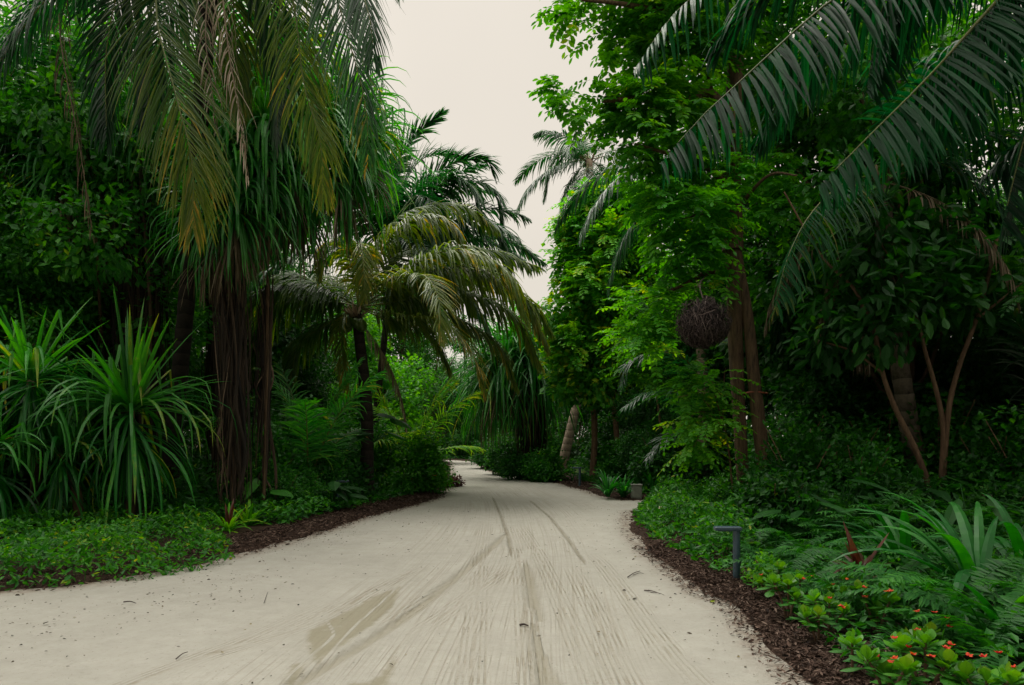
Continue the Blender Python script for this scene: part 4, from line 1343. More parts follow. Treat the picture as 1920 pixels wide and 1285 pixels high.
# ================================================================ the forest behind: each tree its own thing
rng = np.random.default_rng(91)


def forest_tree(label, loc, seed, h, w, mat, n, leaf, kind='broad', lean=(0, 0), group=None, trunk_r=.12, low=.3):
    """mid-sized tree: trunk with limbs and a broken crown of tufts"""
    rng = np.random.default_rng(seed)
    t = thing('forest_tree', label, 'tree', loc, group)
    mb = MB()
    top = np.array([lean[0], lean[1], h * .8])
    mb.tube(catmull([(0, 0, -.1), top * .5 + rng.normal(0, .15, 3), top], 14), np.linspace(trunk_r, trunk_r * .4, 14), 8, 0, .4, .12, seed)
    bl = []
    m = 13
    for q in range(m):
        a = q * 2.4 + rng.uniform(-.4, .4)
        f = rng.uniform(low, 1.0)
        rad = w * rng.uniform(.25, .78) * (1.05 - .5 * abs(f - .6))
        p = np.array([lean[0] * f + math.cos(a) * rad, lean[1] * f + math.sin(a) * rad, h * f - .3])
        s = w * rng.uniform(.32, .52)
        bl.append((*p, s, s, s * rng.uniform(.6, .9)))
        st = top * max(.2, f - .25)
        mb.tube(catmull([st, (st + p) / 2 + rng.normal(0, .1, 3), p], 6), np.linspace(trunk_r * .4, .015, 6), 5, 0, .4)
    mb.build('trunk', M_BARK, t)
    mb = MB()
    if kind == 'broad':
        leafy(mb, rng, bl, n, leaf, leaf * .3, .5, .25, 0, .42, .15, .35, 1.3, .38, False, 8, leaf * .8, seed)
    else:
        pinnate(mb, rng, bl, n // 13, leaf * 2.6, 6, leaf * .75, leaf * .19, .35, 0, .45, .15, .3, 1.3, .38, seed, full=False)
    mb.build('crown', mat, t)
    return t


GL = 'trees crowding the shade behind the left bank'
GR = 'trees crowding the shade behind the right bank'
GE = 'trees closing the view beyond the bend'
LL_ = 'dark broadleaf tree in the crowded shade behind the left bank'
LR_ = 'dark broadleaf tree in the crowded shade behind the right bank'
LE_ = 'distant leafy tree closing the view beyond the bend'
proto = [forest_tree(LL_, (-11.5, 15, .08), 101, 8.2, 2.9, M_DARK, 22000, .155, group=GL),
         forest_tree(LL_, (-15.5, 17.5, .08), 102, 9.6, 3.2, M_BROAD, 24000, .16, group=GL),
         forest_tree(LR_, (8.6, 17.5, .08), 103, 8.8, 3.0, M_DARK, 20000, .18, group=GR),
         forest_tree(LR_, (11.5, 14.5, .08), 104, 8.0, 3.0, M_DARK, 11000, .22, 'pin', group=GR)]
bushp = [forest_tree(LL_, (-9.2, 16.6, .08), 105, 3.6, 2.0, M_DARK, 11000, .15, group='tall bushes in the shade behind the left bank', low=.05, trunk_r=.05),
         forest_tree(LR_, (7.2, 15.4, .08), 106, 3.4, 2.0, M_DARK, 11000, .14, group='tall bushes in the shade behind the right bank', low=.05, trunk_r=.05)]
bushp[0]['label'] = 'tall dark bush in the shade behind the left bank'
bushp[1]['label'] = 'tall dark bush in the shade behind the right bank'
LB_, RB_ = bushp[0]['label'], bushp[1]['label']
for b_ in bushp:
    b_.name = 'tall_bush'
    b_['category'] = 'bush'
left_t = [(-5.6, 36, 1.0, 1), (-4.8, 44, 1.05, 0), (-3, -5, 1.2, 1), (-7.2, -.5, 1.2, 0), (-9.2, 4, 1.1, 1), (-10.6, 16.4, .95, 1), (-9.6, 23.4, 1.3, 0), (-12.6, 18.6, 1.3, 0), (-8.8, 14.8, 1.2, 1), (-10.4, 13.2, .75, 1), (-10.5, 20, 1.05, 1), (-16.5, 21.5, 1.0, 0), (-13, 23, 1.0, 2), (-8.2, 25, .85, 0), (-11, 28, 1., 1), (-16, 28, 1.1, 2), (-8.5, 31, .8, 3), (-13.5, 34, 1.1, 0), (-9.8, 38, 1., 1), (-18, 36, 1.1, 2), (-21, 26, 1.1, 1), (-24, 33, 1.2, 0), (-7.8, 43, .9, 0), (-19.5, 23, 1.0, 1)]  # entries beside and behind the camera: unseen trees added to shade the near road
for X, Y, s, k in left_t:
    copy_thing(proto[k], (X, Y, .06), rng.uniform(0, 6.28), s * rng.uniform(.92, 1.08), LL_, GL)
right_t = [(6.8, 1.8, 1.05, 2), (5.2, -2.2, 1.2, 0), (1.5, -5, 1.3, 1), (8.2, 14.6, 1.3, 1), (7.4, 17.8, 1.25, 2), (13.5, 10.5, 1.2, 0), (6.4, 20.5, .95, 3), (9.8, 21.5, 1., 0), (5.6, 25.5, .95, 2), (8.5, 27, 1.05, 1), (12.5, 19, 1.0, 2), (15, 17.5, 1.0, 0), (13, 25, 1.1, 3), (17.5, 22, 1.1, 1), (4.8, 31, .95, 0), (7.6, 33, 1.05, 2), (11, 31, 1.1, 1), (15.5, 30, 1.1, 0), (10.4, 11.2, .9, 3), (13.8, 12.6, 1., 2), (16.5, 14.6, .8, 1), (20, 26, 1.1, 2)]  # trees around the camera are out of view, added to darken road and bank
for X, Y, s, k in right_t:
    copy_thing(proto[k], (X, Y, .06), rng.uniform(0, 6.28), s * rng.uniform(.92, 1.08), LR_, GR)
end_t = [(-4.4, 68, 1.1, 0), (-2.6, 60, 1.0, 2), (-8, 74, 1.2, 0), (-2.2, 66, .9, 0), (1.2, 52, 1.05, 1), (-6.5, 70, 1.05, 2), (3.2, 42, 1., 0), (-.2, 60, 1., 1), (6, 44, 1.1, 1), (-11, 72, 1.2, 3), (5, 58, 1.15, 2), (-15, 50, 1.2, 1), (10, 52, 1.25, 0), (-10.5, 48, 1., 0), (15, 44, 1.3, 1), (-3.8, 76, 1.1, 1), (-21, 58, 1.4, 2), (.6, 46, .7, 2)]
for X, Y, s, k in end_t:
    copy_thing(proto[k], (X, Y, .06), rng.uniform(0, 6.28), s * rng.uniform(.92, 1.08), LE_, GE)
for X, Y, s in [(-7.6, 22, 1.), (-6.5, 29, 1.), (-10.8, 18, 1.), (-12.6, 20, 1.1), (-9.3, 14.0, .95), (-11, 12.2, 1.), (-12.6, 16.2, 1.1), (-6, 34, .9), (-7.4, 38, 1.), (-10.2, 10.8, .8), (-8.4, 20.5, 1.), (-9.5, 24, 1.1)]:
    copy_thing(bushp[0], (X, Y, .06), rng.uniform(0, 6.28), s * rng.uniform(.9, 1.1), LB_, 'tall bushes in the shade behind the left bank')
for X, Y, s in [(-5.6, 54.5, 1.2), (-3.8, 53, 1.1), (-2.2, 50.5, 1.), (-8, 55, 1.3), (-11, 55, 1.3), (-4.0, 62, 1.2), (-2.4, 57, 1.2), (-1.1, 53, 1.2), (-5.6, 66, 1.4), (-7.4, 69, 1.4), (-.2, 49, 1.1), (-9.2, 70, 1.5), (-11.4, 72, 1.5), (-3.2, 68, 1.6), (.6, 46, 1.2), (5.2, 19.6, .8), (8.4, 19.4, 1.), (6.8, 22.6, 1.), (4.6, 22.4, .8), (8.9, 15.4, .9), (9.8, 15., 1.), (10, 12.4, .9), (11.6, 11, 1.), (5.0, 28, .8), (5.2, 29, 1.), (1.6, 33.5, .8), (2.8, 36, 1.), (.6, 38.5, .8), (-.4, 43, .8), (9.6, 9.6, .8), (11, 18.8, 1.1), (4.4, 20.6, .62), (3.4, 33, 1.), (.9, 42.5, 1.1)]:
    copy_thing(bushp[1], (X, Y, .06), rng.uniform(0, 6.28), s * rng.uniform(.9, 1.1), RB_, 'tall bushes in the shade behind the right bank')
# bright tree glimpsed under the hero palm's crown
forest_tree('bright green tree lit between the dark trunked palm and the far bend', (-5.4, 29, .08), 107, 6.6, 2.2, M_LIME, 9000, .22, low=.15, trunk_r=.08)
forest_tree('bright airy tree far behind, between the dark trunked palm and the root curtain', (-9.0, 33, .08), 108, 5.2, 2.2, M_LIME, 9000, .22, low=.15, trunk_r=.08)
# coconut palms deep in the forest
palm('coconut palm deep in the shade at the left edge, dark against the forest', (-12, 14.5, .06), (-11.2, 14.2, 7.4), .16, 'green', [(q % 6 + 1, q * 47) for q in range(14)], seed=111, nuts=3)
palm('distant coconut palm over the forest at the right edge, bright behind the leaves', (18.5, 24, .06), (17.2, 24, 7.8), .16, 'green', [(q % 7, q * 50) for q in range(15)], seed=112)
palm('distant coconut palm rising between the two nearer palms of the left bank', (-10.6, 27, .06), (-9.8, 27, 10.4), .16, 'green', [(q % 6 + 1, q * 51) for q in range(14)], seed=113)
palm('coconut palm with its crown hidden among the feathery lime leaves', (5.4, 19, .06), (5.1, 19, 9.6), .16, 'green', [(q % 6 + 1, q * 49) for q in range(14)], seed=114, bark=M_BARKP)

# ================================================================ shrubs of the banks
def shrub(label, base, seed, rx, h, mat, n, leaf, cat='shrub', group=None, full=False, wide=.32, name='shrub', tint=.42, droop=.3, flowers=None):
    rng = np.random.default_rng(seed)
    t = thing(name, label, cat, base, group)
    bl = [(math.cos(q * 2.4) * rx * .45 * rng.random(), math.sin(q * 2.4) * rx * .45 * rng.random(), h * f, rx * .7 * s_, rx * .7 * s_, h * .26) for q, (f, s_) in enumerate([(.22, 1.15), (.25, 1.2), (.4, 1.15), (.5, 1.), (.62, .85), (.75, .6), (.45, 1.1), (.3, 1.2)])]
    mb = MB()
    for q in range(9):
        a = rng.uniform(0, 6.28)
        e = np.array([math.cos(a) * rx * .6, math.sin(a) * rx * .6, h * rng.uniform(.4, .85)])
        mb.tube(catmull([(0, 0, -.05), e * np.array([.35, .35, .55]), e], 6), np.linspace(.02, .006, 6), 5, 0, .5)
    mb.build('stems', M_BARKT, t)
    mb = MB()
    leafy(mb, rng, bl, n, leaf, leaf * wide, droop, .25, 0, tint, .15, .2, 1.8 / max(rx, .3), .35, full, 7, leaf * .9, seed)
    mb.build('foliage', mat, t)
    if flowers:
        P, O = blob_points(rng, bl, flowers, .12)
        for p, o in zip(P, O):
            if o[1] > .2:
                continue
            mb = MB()
            rosette(mb, rng, 6, .08, .03, 10, 50, .8, 0, 3, .3, 0, .5, .2, .01)
            link('flower', mb.mesh('flower', [M_FLOWER]), t, p + o * .06)
    return t


shrub('rounded flowering bush with red blooms at the inside of the bend', (-2.75, 19.6, .05), 121, 1.05, 1.85, M_LIME, 8500, .13, 'bush', flowers=12, name='flowering_bush', tint=.30)
shrub('leafy bush with paler shoots behind the red flowering bush', (-3.3, 22.2, .05), 122, 1.0, 1.9, M_LIME, 6000, .15, 'bush', tint=.35, name='bush')
shrub('low bush in front of the flowering bush on the mulch', (-3.2, 18.4, .05), 123, .55, .75, M_BROAD, 2600, .10, 'bush', tint=.5, name='bush')
t = thing('red_plant', 'low dark red plant spilling onto the road under the flowering bush', 'plant', (-1.95, 22.6, .0))
mb = MB()
r2 = np.random.default_rng(5)
leafy(mb, r2, [(0, 0, .14, .34, .3, .16)], 900, .12, .02, .2, .25, 0, .4, .2, 0, 1, .4, False, 6, .05)
mb.build('foliage', M_RED, t)
shrub('dark bush at the foot of the slim dark trunk', (-4.2, 16.6, .05), 124, .7, 1.3, M_DARK, 3600, .16, 'bush', name='bush')
shrub('dark leafy bush between the young palm and the root curtain', (-5.6, 15.8, .05), 125, .8, 1.5, M_DARK, 3600, .16, 'bush', name='bush')
shrub('bush of mid green leaves left of the young upright palm', (-6.1, 17.4, .05), 126, .9, 2.0, M_BROAD, 4200, .16, 'bush', name='bush')
# far right bank, from the bend to the side path
for q, (lab, X, Y, rx, h, m, n, lf) in enumerate([
        ('low dark hedge like bush at the outer lip of the bend', .35, 26.6, .9, 1.4, M_DARK, 4500, .14),
        ('dark bush second from the outer lip of the bend', -.3, 30., .9, 1.9, M_DARK, 4500, .15),
        ('dark bush farthest along the bend where the road disappears', -1.0, 36, 1.1, 1.8, M_DARK, 4500, .17),
        ('leafy bush below the pandanus skirt at the far bend', 1.2, 25.2, .8, 1.2, M_BROAD, 4000, .13),
        ('tall bush between the pandanus and the pale leaning trunk', 1.2, 31.5, 1.0, 2.7, M_BROAD, 5500, .17),
        ('leafy bush right of the pale leaning trunk', 4.2, 28.5, 1.2, 2.4, M_DARK, 5500, .17),
        ('bush beside the far lamp post', 3.7, 23.2, .8, 1.5, M_BROAD, 4000, .15),
        ('dark bush behind the grey box', 4.2, 19.6, .8, 1.9, M_DARK, 4000, .15),
        ('shaded bush at the back of the side path', 5.4, 19.2, .9, 1.6, M_DARK, 4000, .15)]):
    shrub(lab, (X, Y, .05), 130 + q, rx, h, m, n, lf, 'bush', name='bush')

# shaded shrubs of both banks: one of each kind, then copies
sh1 = shrub('mid green shrub in the shade between the brown stems and the tan stems', (px(1500, 900, 11.6)[0], 11.6, .05), 141, .95, 2.1, M_BROAD, 6000, .12, 'shrub', 'shaded shrubs behind the right bank', tint=.36)
sh2 = shrub('low leafy shrub in the shade above the ferns', (px(1450, 900, 10.3)[0], 10.3, .05), 142, .7, 1.1, M_DARK, 3600, .11, 'shrub', 'low shrubs above the ferns', tint=.4)
sh3 = shrub('mid green shrub in the shade between the root curtain and the dark slim trunk', (px(505, 900, 14.6)[0], 14.6, .05), 143, .9, 1.9, M_BROAD, 5200, .12, 'shrub', 'shaded shrubs behind the left bank', tint=.40)
r3 = np.random.default_rng(144)
for x, Y, k in ((1580, 12.4, 1.1), (1660, 13.2, 1.2), (1870, 11.2, 1.0), (1930, 10.4, 1.), (1480, 13.8, 1.25), (1560, 15, 1.4), (1700, 14.8, 1.4), (1810, 13.6, 1.2), (1610, 11.2, .9), (1760, 12.6, 1.2), (1960, 12.6, 1.4), (1850, 14.6, 1.5)):
    copy_thing(sh1, (px(x, 900, Y)[0], Y, .05), r3.uniform(0, 6.28), k * r3.uniform(.9, 1.1), sh1['label'], sh1['group'])
for x, Y, k in ((1530, 10.4, .8), (1680, 10.6, .9), (1880, 10., .9), (1420, 11.4, .9)):
    copy_thing(sh2, (px(x, 900, Y)[0], Y, .05), r3.uniform(0, 6.28), k * r3.uniform(.9, 1.1), sh2['label'], sh2['group'])
for x, Y, k in ((560, 16.4, 1.1), (615, 15.8, .8), (545, 18.4, 1.3), (640, 18.6, 1.2), (485, 16.8, 1.2), (720, 19.5, 1.0), (590, 20.5, 1.4), (530, 13.6, .55), (575, 14.4, .5)):
    copy_thing(sh3, (px(x, 900, Y)[0], Y, .05), r3.uniform(0, 6.28), k * r3.uniform(.9, 1.1), sh3['label'], sh3['group'])

# strap leaved lilies, broad leaved plants, ferns
def clump(name, label, base, seed, n, L, W, lo, hi, bend, mat, cat='plant', group=None, tint=.45, fold=.35, kink=0, segs=6, var=.13, tipw=.05, second=None):
    rng = np.random.default_rng(seed)
    t = thing(name, label, cat, base, group)
    mb = MB()
    rosette(mb, rng, n, L, W, lo, hi, bend, kink, segs, fold, 0, tint, var, .03, .08, tipw=tipw)
    mb.build('leaves', mat, t)
    if second:
        mb = MB()
        rosette(mb, rng, second[0], second[1], second[2], 55, 88, .3, 0, 5, .35, 0, .5, .15, .01, .1)
        mb.build('young_leaves', second[3], t)
    return t


for q, (x, y, L, lab) in enumerate([(985, 903, .9, 'strap leaved lily below the pandanus skirt, first of the row along the far bank'), (1015, 905, 1.0, 'strap leaved lily in the middle of the row along the far bank'), (1043, 906, .9, 'strap leaved lily at the foot of the pale leaning trunk')]):
    clump('lily', lab, (*gp(x, y - 3), .05), 150 + q, 44, L, .03, 30, 85, 1.4, M_PAND, 'lily', 'lilies along the far bank', tint=.6)
for q, (x, y, L, lab) in enumerate([(1140, 936, .75, 'glossy strap leaved plant left of the grey box'), (1168, 936, .6, 'low glossy plant close to the grey box'), (1225, 930, .7, 'glossy strap leaved plant right of the grey box'), (1262, 922, 1., 'tall dark sword leaved plant right of the grey box'), (1290, 925, 1.15, 'tallest dark sword leaved plant behind the ground cover')]):
    clump('strap_plant', lab, (*gp(x, y), .05), 155 + q, 34, L, .035, 30, 86, 1.2, M_PAND, 'plant', 'glossy strap plants by the grey box', tint=.3)
# big lilies, front right
for q, (x, y, Y, L, n, lab) in enumerate([(1838, 1090, 6.4, 1.4, 22, 'large lily with broad arching leaves in the right foreground'),
                                          (1700, 1040, 7.6, 1.1, 16, 'lily with broad arching leaves beside the red cordyline'),
                                          (1925, 1060, 7.2, 1.25, 16, 'large lily cut by the right edge of the picture'),
                                          (1900, 1200, 5.0, .7, 12, 'dark lily low in the corner among the ferns')]):
    clump('lily', lab, (px(x, y, Y)[0], Y, .06), 160 + q, n, L, .058, 25, 78, 1.5, M_PAND, 'lily', 'large lilies of the right foreground', tint=.36, fold=.4, segs=9)
# red cordyline
t = thing('cordyline', 'red leaved cordyline standing among the ferns', 'plant', (px(1615, 1125, 6.6)[0], 6.6, .05))
mb = MB()
mb.tube(catmull([(0, 0, -.05), (.02, 0, .15), (0, 0, .30)], 6), .014, 6, 0, .5)
mb.build('stem', M_BARKT, t)
r2 = np.random.default_rng(6)
mb = MB()
rosette(mb, r2, 5, .42, .056, 55, 82, .2, 0, 6, .3, 0, .62, .12, .01, .04, (0, 0, .27), tipw=.08)
rosette(mb, r2, 11, .42, .036, 5, 45, .9, 0, 6, .3, 0, .22, .12, .01, .04, (0, 0, .22), tipw=.08)
mb.build('leaves', M_RED, t)
clump('cordyline', 'small cordyline with reddish new leaves at the foot of the root curtain', (*gp(428, 1003), .05), 171, 34, .62, .022, 5, 75, 1.3, M_LIME, 'plant', tint=.62, second=(5, .55, .03, M_RED))
clump('bromeliad', 'pale green bromeliad beside the small reddish cordyline', (*gp(466, 992), .05), 172, 22, .5, .03, 20, 80, 1., M_LIME, 'plant', tint=.5)
# broad paddle leaves
def paddle(label, base, seed, n, L, W, mat, tint, group='broad leaved plants at the roadside', lo=45, hi=85):
    rng = np.random.default_rng(seed)
    t = thing('broad_leaf_plant', label, 'plant', base, group)
    for q in range(n):
        mb = MB()
        a = q * 2.4 + rng.uniform(-.4, .4)
        e = R(rng.uniform(lo, hi))
        st = L * rng.uniform(.6, 1.1)
        p = np.array([math.cos(a) * math.cos(e), math.sin(a) * math.cos(e), math.sin(e)]) * st
        mb.tube(catmull([(0, 0, 0), p * .5 + UP * .05, p], 6), np.linspace(.012, .008, 6), 5, 0, .4)
        h = np.array([math.cos(a), math.sin(a), .25 - rng.random() * .6])
        K = 8
        s = np.linspace(0, 1, K)
        P = p + (nz(h) * L * .8) * s[:, None] - UP * (.25 * L * s ** 2)[:, None]
        Sd = np.array([-math.sin(a), math.cos(a), rng.uniform(-.3, .3)])
        w = W * np.array([.25, .85, 1., .98, .86, .66, .36, .03])
        mb.ribbons(P[None], w[None], nz(Sd)[None, None], .25, 0, np.array([tint + rng.normal(0, .1)]))
        mb.build('leaf', mat, t)
    return t


paddle('broad leaved plant with a tall paddle leaf beside the root curtain', gbase(482, 975), 181, 7, .75, .15, M_BROAD, .55)
paddle('dark glossy broad leaved plant in front of the dark slim trunk', gbase(625, 962), 182, 11, .62, .13, M_DARK, .3, lo=30)
paddle('dark glossy broad leaved plant left of the roadside lamp post', gbase(590, 958), 183, 9, .6, .12, M_DARK, .3, lo=30)
paddle('climbing plant with big dark leaves on the slim dark trunk', (HB[0] + .25, HB[1] - .3, 1.5), 184, 9, .75, .22, M_DARK, .35, lo=10, hi=80)
paddle('elephant ear plant with pale leaves by the far lamp post', gbase(1073, 905), 185, 6, .55, .2, M_PAND, .75, lo=35)
paddle('broad leaved plant in the shade under the tan forked stems', gbase(1850, 985), 186, 9, .8, .17, M_DARK, .4, lo=30)
paddle('broad leaved plant behind the large lily at the right edge', gbase(1905, 1000), 187, 8, .8, .17, M_DARK, .4, lo=30)

# ferns
FERN = []
for q in range(4):
    mb = MB()
    r2 = np.random.default_rng(190 + q)
    frond(mb, arc_path(.85, 66 - 12 * q, -18 - 10 * q, 1.1), r2, 40, .125, .0115, .15, a0=88, a1=60, lift=.03, segs=2, tint=.42, var=.09, tip=.12, rr=.004, pet=.12, fold=.2, ragged=.03)
    FERN.append(mb.mesh('fern_frond', [M_FERN, M_FERN]))


def fern(label, base, seed, n, sca, group):
    rng = np.random.default_rng(seed)
    t = thing('fern', label, 'fern', base, group)
    for q in range(n):
        link('fern_frond', FERN[q % 4], t, (0, 0, .02), q * 2.4 + rng.uniform(-.4, .4), sca * rng.uniform(.8, 1.15), R(rng.uniform(-12, 12)))
    return t


GF = 'ferns of the right foreground'
for q, (x, Y, s, lab) in enumerate([(1440, 8.0, .8, 'fern directly behind the near lamp post'), (1480, 7.2, .85, 'pale fern right of the near lamp post'), (1545, 7.6, .9, 'fern between the near lamp post and the red cordyline'),
                                    (1640, 7.8, .9, 'fern behind the red cordyline'), (1680, 6.6, .9, 'fern at the right of the red cordyline'), (1590, 6.0, .8, 'fern in front of the red cordyline'),
                                    (1780, 5.6, 1.2, 'fern in front of the large lily'), (1520, 6.6, .8, 'fern close behind the orange flowered plants, nearest the road'), (1400, 8.6, .8, 'fern left of the near lamp post, deep in the ground cover'), (1620, 8.6, 1., 'fern two steps behind the cordyline'), (1740, 8.4, 1., 'shaded fern between the tan stems and the large lily'), (1510, 8.6, .95, 'fern between the brown stems and the cordyline'), (1850, 5.0, 1.45, 'big arching fern behind the orange flowered plants'), (1760, 7.2, .9, 'fern left of the large lily'),
                                    (1920, 5.6, 1., 'fern at the right edge of the picture'), (1700, 5.4, .85, 'fern leaning over the orange flowered plants'), (1860, 4.6, .9, 'fern low in the corner of the picture'),
                                    (1560, 9.2, 1., 'fern in the shade left of the tan forked stems'), (1650, 9.4, 1., 'fern at the foot of the tan forked stems'), (1470, 9.4, 1., 'fern at the foot of the joined brown stems'), (1800, 8.6, 1., 'shaded fern far behind the large lily'), (1420, 10.6, .9, 'small fern between the brown stems and the ground cover')]):
    fern(lab, (px(x, 900, Y)[0], Y, .06), 200 + q, 11, s, GF)

for q, (x, Y, s, lab) in enumerate([(1600, 9.9, 1.35, 'tall fern left of the foot of the tan stems'), (1710, 9.6, 1.3, 'tall fern right in front of the tan stems'), (1790, 9.9, 1.3, 'tall fern right of the tan stems'),
                                    (1870, 9.2, 1.3, 'tall shaded fern behind the lily cut by the picture edge'), (1490, 10.2, 1.25, 'tall fern beside the joined brown stems'), (1540, 9.3, 1.1, 'upright fern behind the cordyline, towards the brown stems'),
                                    (1650, 8.9, 1.15, 'upright fern behind the smaller lily')]):
    fern(lab, (px(x, 900, Y)[0], Y, .15), 420 + q, 13, s, GF)
for q, (x, Y, L, lab) in enumerate([(1570, 10.2, .9, 'broad leaved plant between the brown stems and the tan stems'), (1720, 10.8, 1., 'broad leaved plant in the dark behind the tan stems'), (1500, 9.6, .7, 'broad leaved plant at the foot of the brown stems'), (1820, 9.4, .9, 'tall broad leaved plant above the large lily')]):
    paddle(lab, (px(x, 900, Y)[0], Y, .1), 430 + q, 9, L, .085, M_DARK, .38, lo=40)

# orange flowered plants with spoon shaped leaves
def spoon(label, base, seed, heads, sca, blooms, group='orange flowered plants at the mulch edge'):
    rng = np.random.default_rng(seed)
    t = thing('flowering_plant', label, 'plant', base, group)
    for hq in range(heads):
        a = hq * 2.4 + rng.uniform(0, 1)
        tip = np.array([math.cos(a) * .10 * (hq > 0), math.sin(a) * .10 * (hq > 0), rng.uniform(.16, .30)]) * sca
        mb = MB()
        mb.tube(catmull([(0, 0, -.05), tip * np.array([.5, .5, .6]), tip], 6), np.linspace(.009, .007, 6) * sca, 6, 0, .4)
        mb.build('stem', M_BARKT, t)
        mb = MB()
        n = 15
        az = np.arange(n) * 2.4 + rng.uniform(0, 6)
        el = np.radians(np.linspace(76, 2, n) + rng.normal(0, 7, n))
        L = sca * np.linspace(.085, .135, n) * rng.uniform(.85, 1.1, n)
        h = np.stack([np.cos(az), np.sin(az), 0 * az], 1)
        K = 7
        s = np.linspace(0, 1, K)
        P = tip - UP * .05 * sca * np.linspace(0, 1, n)[:, None]
        D = h * np.cos(el)[:, None] + UP * np.sin(el)[:, None]
        PP = P[:, None] + D[:, None] * (L[:, None] * s[None])[..., None] - UP * (.25 * L[:, None] * s[None] ** 2 * np.cos(el)[:, None])[..., None]
        w = np.array([.15, .32, .6, .92, 1., .78, .14]) * .030 * sca
        S = np.stack([-np.sin(az), np.cos(az), 0 * az], 1)
        mb.ribbons(PP, w[None] * rng.uniform(.85, 1.15, (n, 1)), S[:, None], .22, 0, np.clip(np.linspace(.72, .3, n) + rng.normal(0, .08, n), 0, 1))
        mb.build('leaves', M_THORN, t)
    for q in range(blooms):
        a = rng.uniform(0, 6.28)
        p = np.array([math.cos(a) * .09, math.sin(a) * .09 - .03, rng.uniform(.22, .34)]) * sca
        mb = MB()
        rosette(mb, rng, 5,   .019 * sca, .010 * sca, 5, 60, .5, 0, 2, .2, 0, .5, .2, .003, az=np.arange(5) * 1.26, tipw=.5)
        mb.build('flower', M_FLOWER, t).location = p
    return t


for q, (x, y, hd, s, bl, lab) in enumerate([(1445, 1135, 3, 1.0, 2, 'first orange flowered plant right of the near lamp post'), (1478, 1175, 3, 1.05, 1, 'orange flowered plant with pale tips at the mulch edge'), (1500, 1150, 2, 1.0, 2, 'orange flowered plant close behind the one with pale tips'),
                                            (1555, 1200, 3, 1.0, 4, 'upright orange flowered plant with several blooms on one side'), (1535, 1220, 2, .95, 0, 'young flowerless plant on the bare mulch'), (1645, 1205, 3, 1.1, 4, 'orange flowered plant with a dense dark base by the fern'),
                                            (1598, 1283, 1, 1.05, 0, 'small single headed plant alone on the mulch'), (1668, 1335, 3, 1.05, 6, 'orange flowered plant cut by the bottom of the picture'), (1735, 1320, 3, 1.1, 5, 'tall orange flowered plant low in front of the fern'),
                                            (1745, 1255, 2, 1.0, 4, 'orange flowered plant half under the fern'), (1850, 1350, 3, 1.05, 4, 'orange flowered plant in the bottom corner of the picture'), (1580, 1165, 2, .9, 2, 'orange flowered plant behind the upright one')]):
    Xb, Yb_ = gp(x, y)
    spoon(lab, (Xb, Yb_, z0(Xb, Yb_) - .02), 230 + q, hd, s * 1.1, bl)
Xb, Yb_ = gp(1452, 1118)
shrub('small yellow green bush at the foot of the near lamp post', (Xb, Yb_ + .15, .03), 245, .22, .38, M_LIME, 900, .055, 'bush', name='bush', full=True, tint=.55)

# ================================================================ lamp posts, box, litter
def lamp(label, base, rz, group='low path lamps along the road'):
    t = thing('path_lamp', label, 'lamp post', base, group, rz)
    mb = MB()
    th = np.linspace(0, 1, 8)
    mb.tube(np.stack([0 * th, 0 * th, -.1 +   .70 * th], 1), .039, 16, 0, .5)
    mb.build('post', M_LAMP, t)
    mb = MB()
    mb.box((-.095, 0, .608), (.285, .112, .044), bev=.010)
    hd = mb.build('lamp_head', M_LAMP, t)
    mb = MB()
    mb.tube(np.array([[0, 0, -.02], [0, 0, .022], [0, 0, .03]]), np.array([.062, .062, .045]), 16, 0, .5)
    mb.build('base_plate', M_LAMP, t)
    mb = MB()
    mb.box((-.13, 0, .584), (.15, .075, .008), bev=.002)
    mb.build('lens', M_LENS, hd)
    return t


b = gbase(1381, 1098)
lamp('blue grey path lamp with its head turned over the road, nearest of the low lamps', (b[0], b[1], .01), R(-4))
b = gbase(1087, 914)
lamp('low lamp post on the far bank near the pale leaning trunk', (b[0], b[1], .03), R(20))
b = gbase(634, 956)
lamp('low lamp post on the left bank among dark leaves', (b[0], b[1], .03), R(190))

Yq = FOC * CAM_H / (937 - HOR)
t = thing('utility_box', 'small grey green utility box at the mouth of the side path', 'utility box', (px(1193, 930, Yq)[0], Yq, .02))
mb = MB()
mb.box((0, 0, .17), (.26, .2, .36), bev=.012)
mb.build('body', M_BOX, t)
mb = MB()
mb.box((0, 0, .368), (.29, .23, .034), bev=.01)
mb.build('lid', M_BOX, t)
mb = MB()
mb.box((0, -.107, .17), (.21, .012, .27), bev=.003)
mb.build('door', M_BOX, t)

rng = np.random.default_rng(300)


def twig(label, x1, y1, x2, y2, rad, name='fallen_twig', fork=False):
    a, c = gp(x1, y1), gp(x2, y2)
    t = thing(name, label, 'twig', (a[0], a[1], .01))
    d = np.array([c[0] - a[0], c[1] - a[1], 0])
    mb = MB()
    mb.tube(catmull([(0, 0, .006), d * .5 + np.array([.0, .01, .014]) * 1, d + UP * .004], 8), np.linspace(rad, rad * .5, 8), 5, 0, .4)
    if fork:
        mb.tube(catmull([d * .4, d * .7 + np.array([.03, -.04, .01]), d * .85 + np.array([.05, -.07, .0])], 5), np.linspace(rad * .6, rad * .3, 5), 4, 0, .4)
    mb.build('stick', M_TWIG, t)


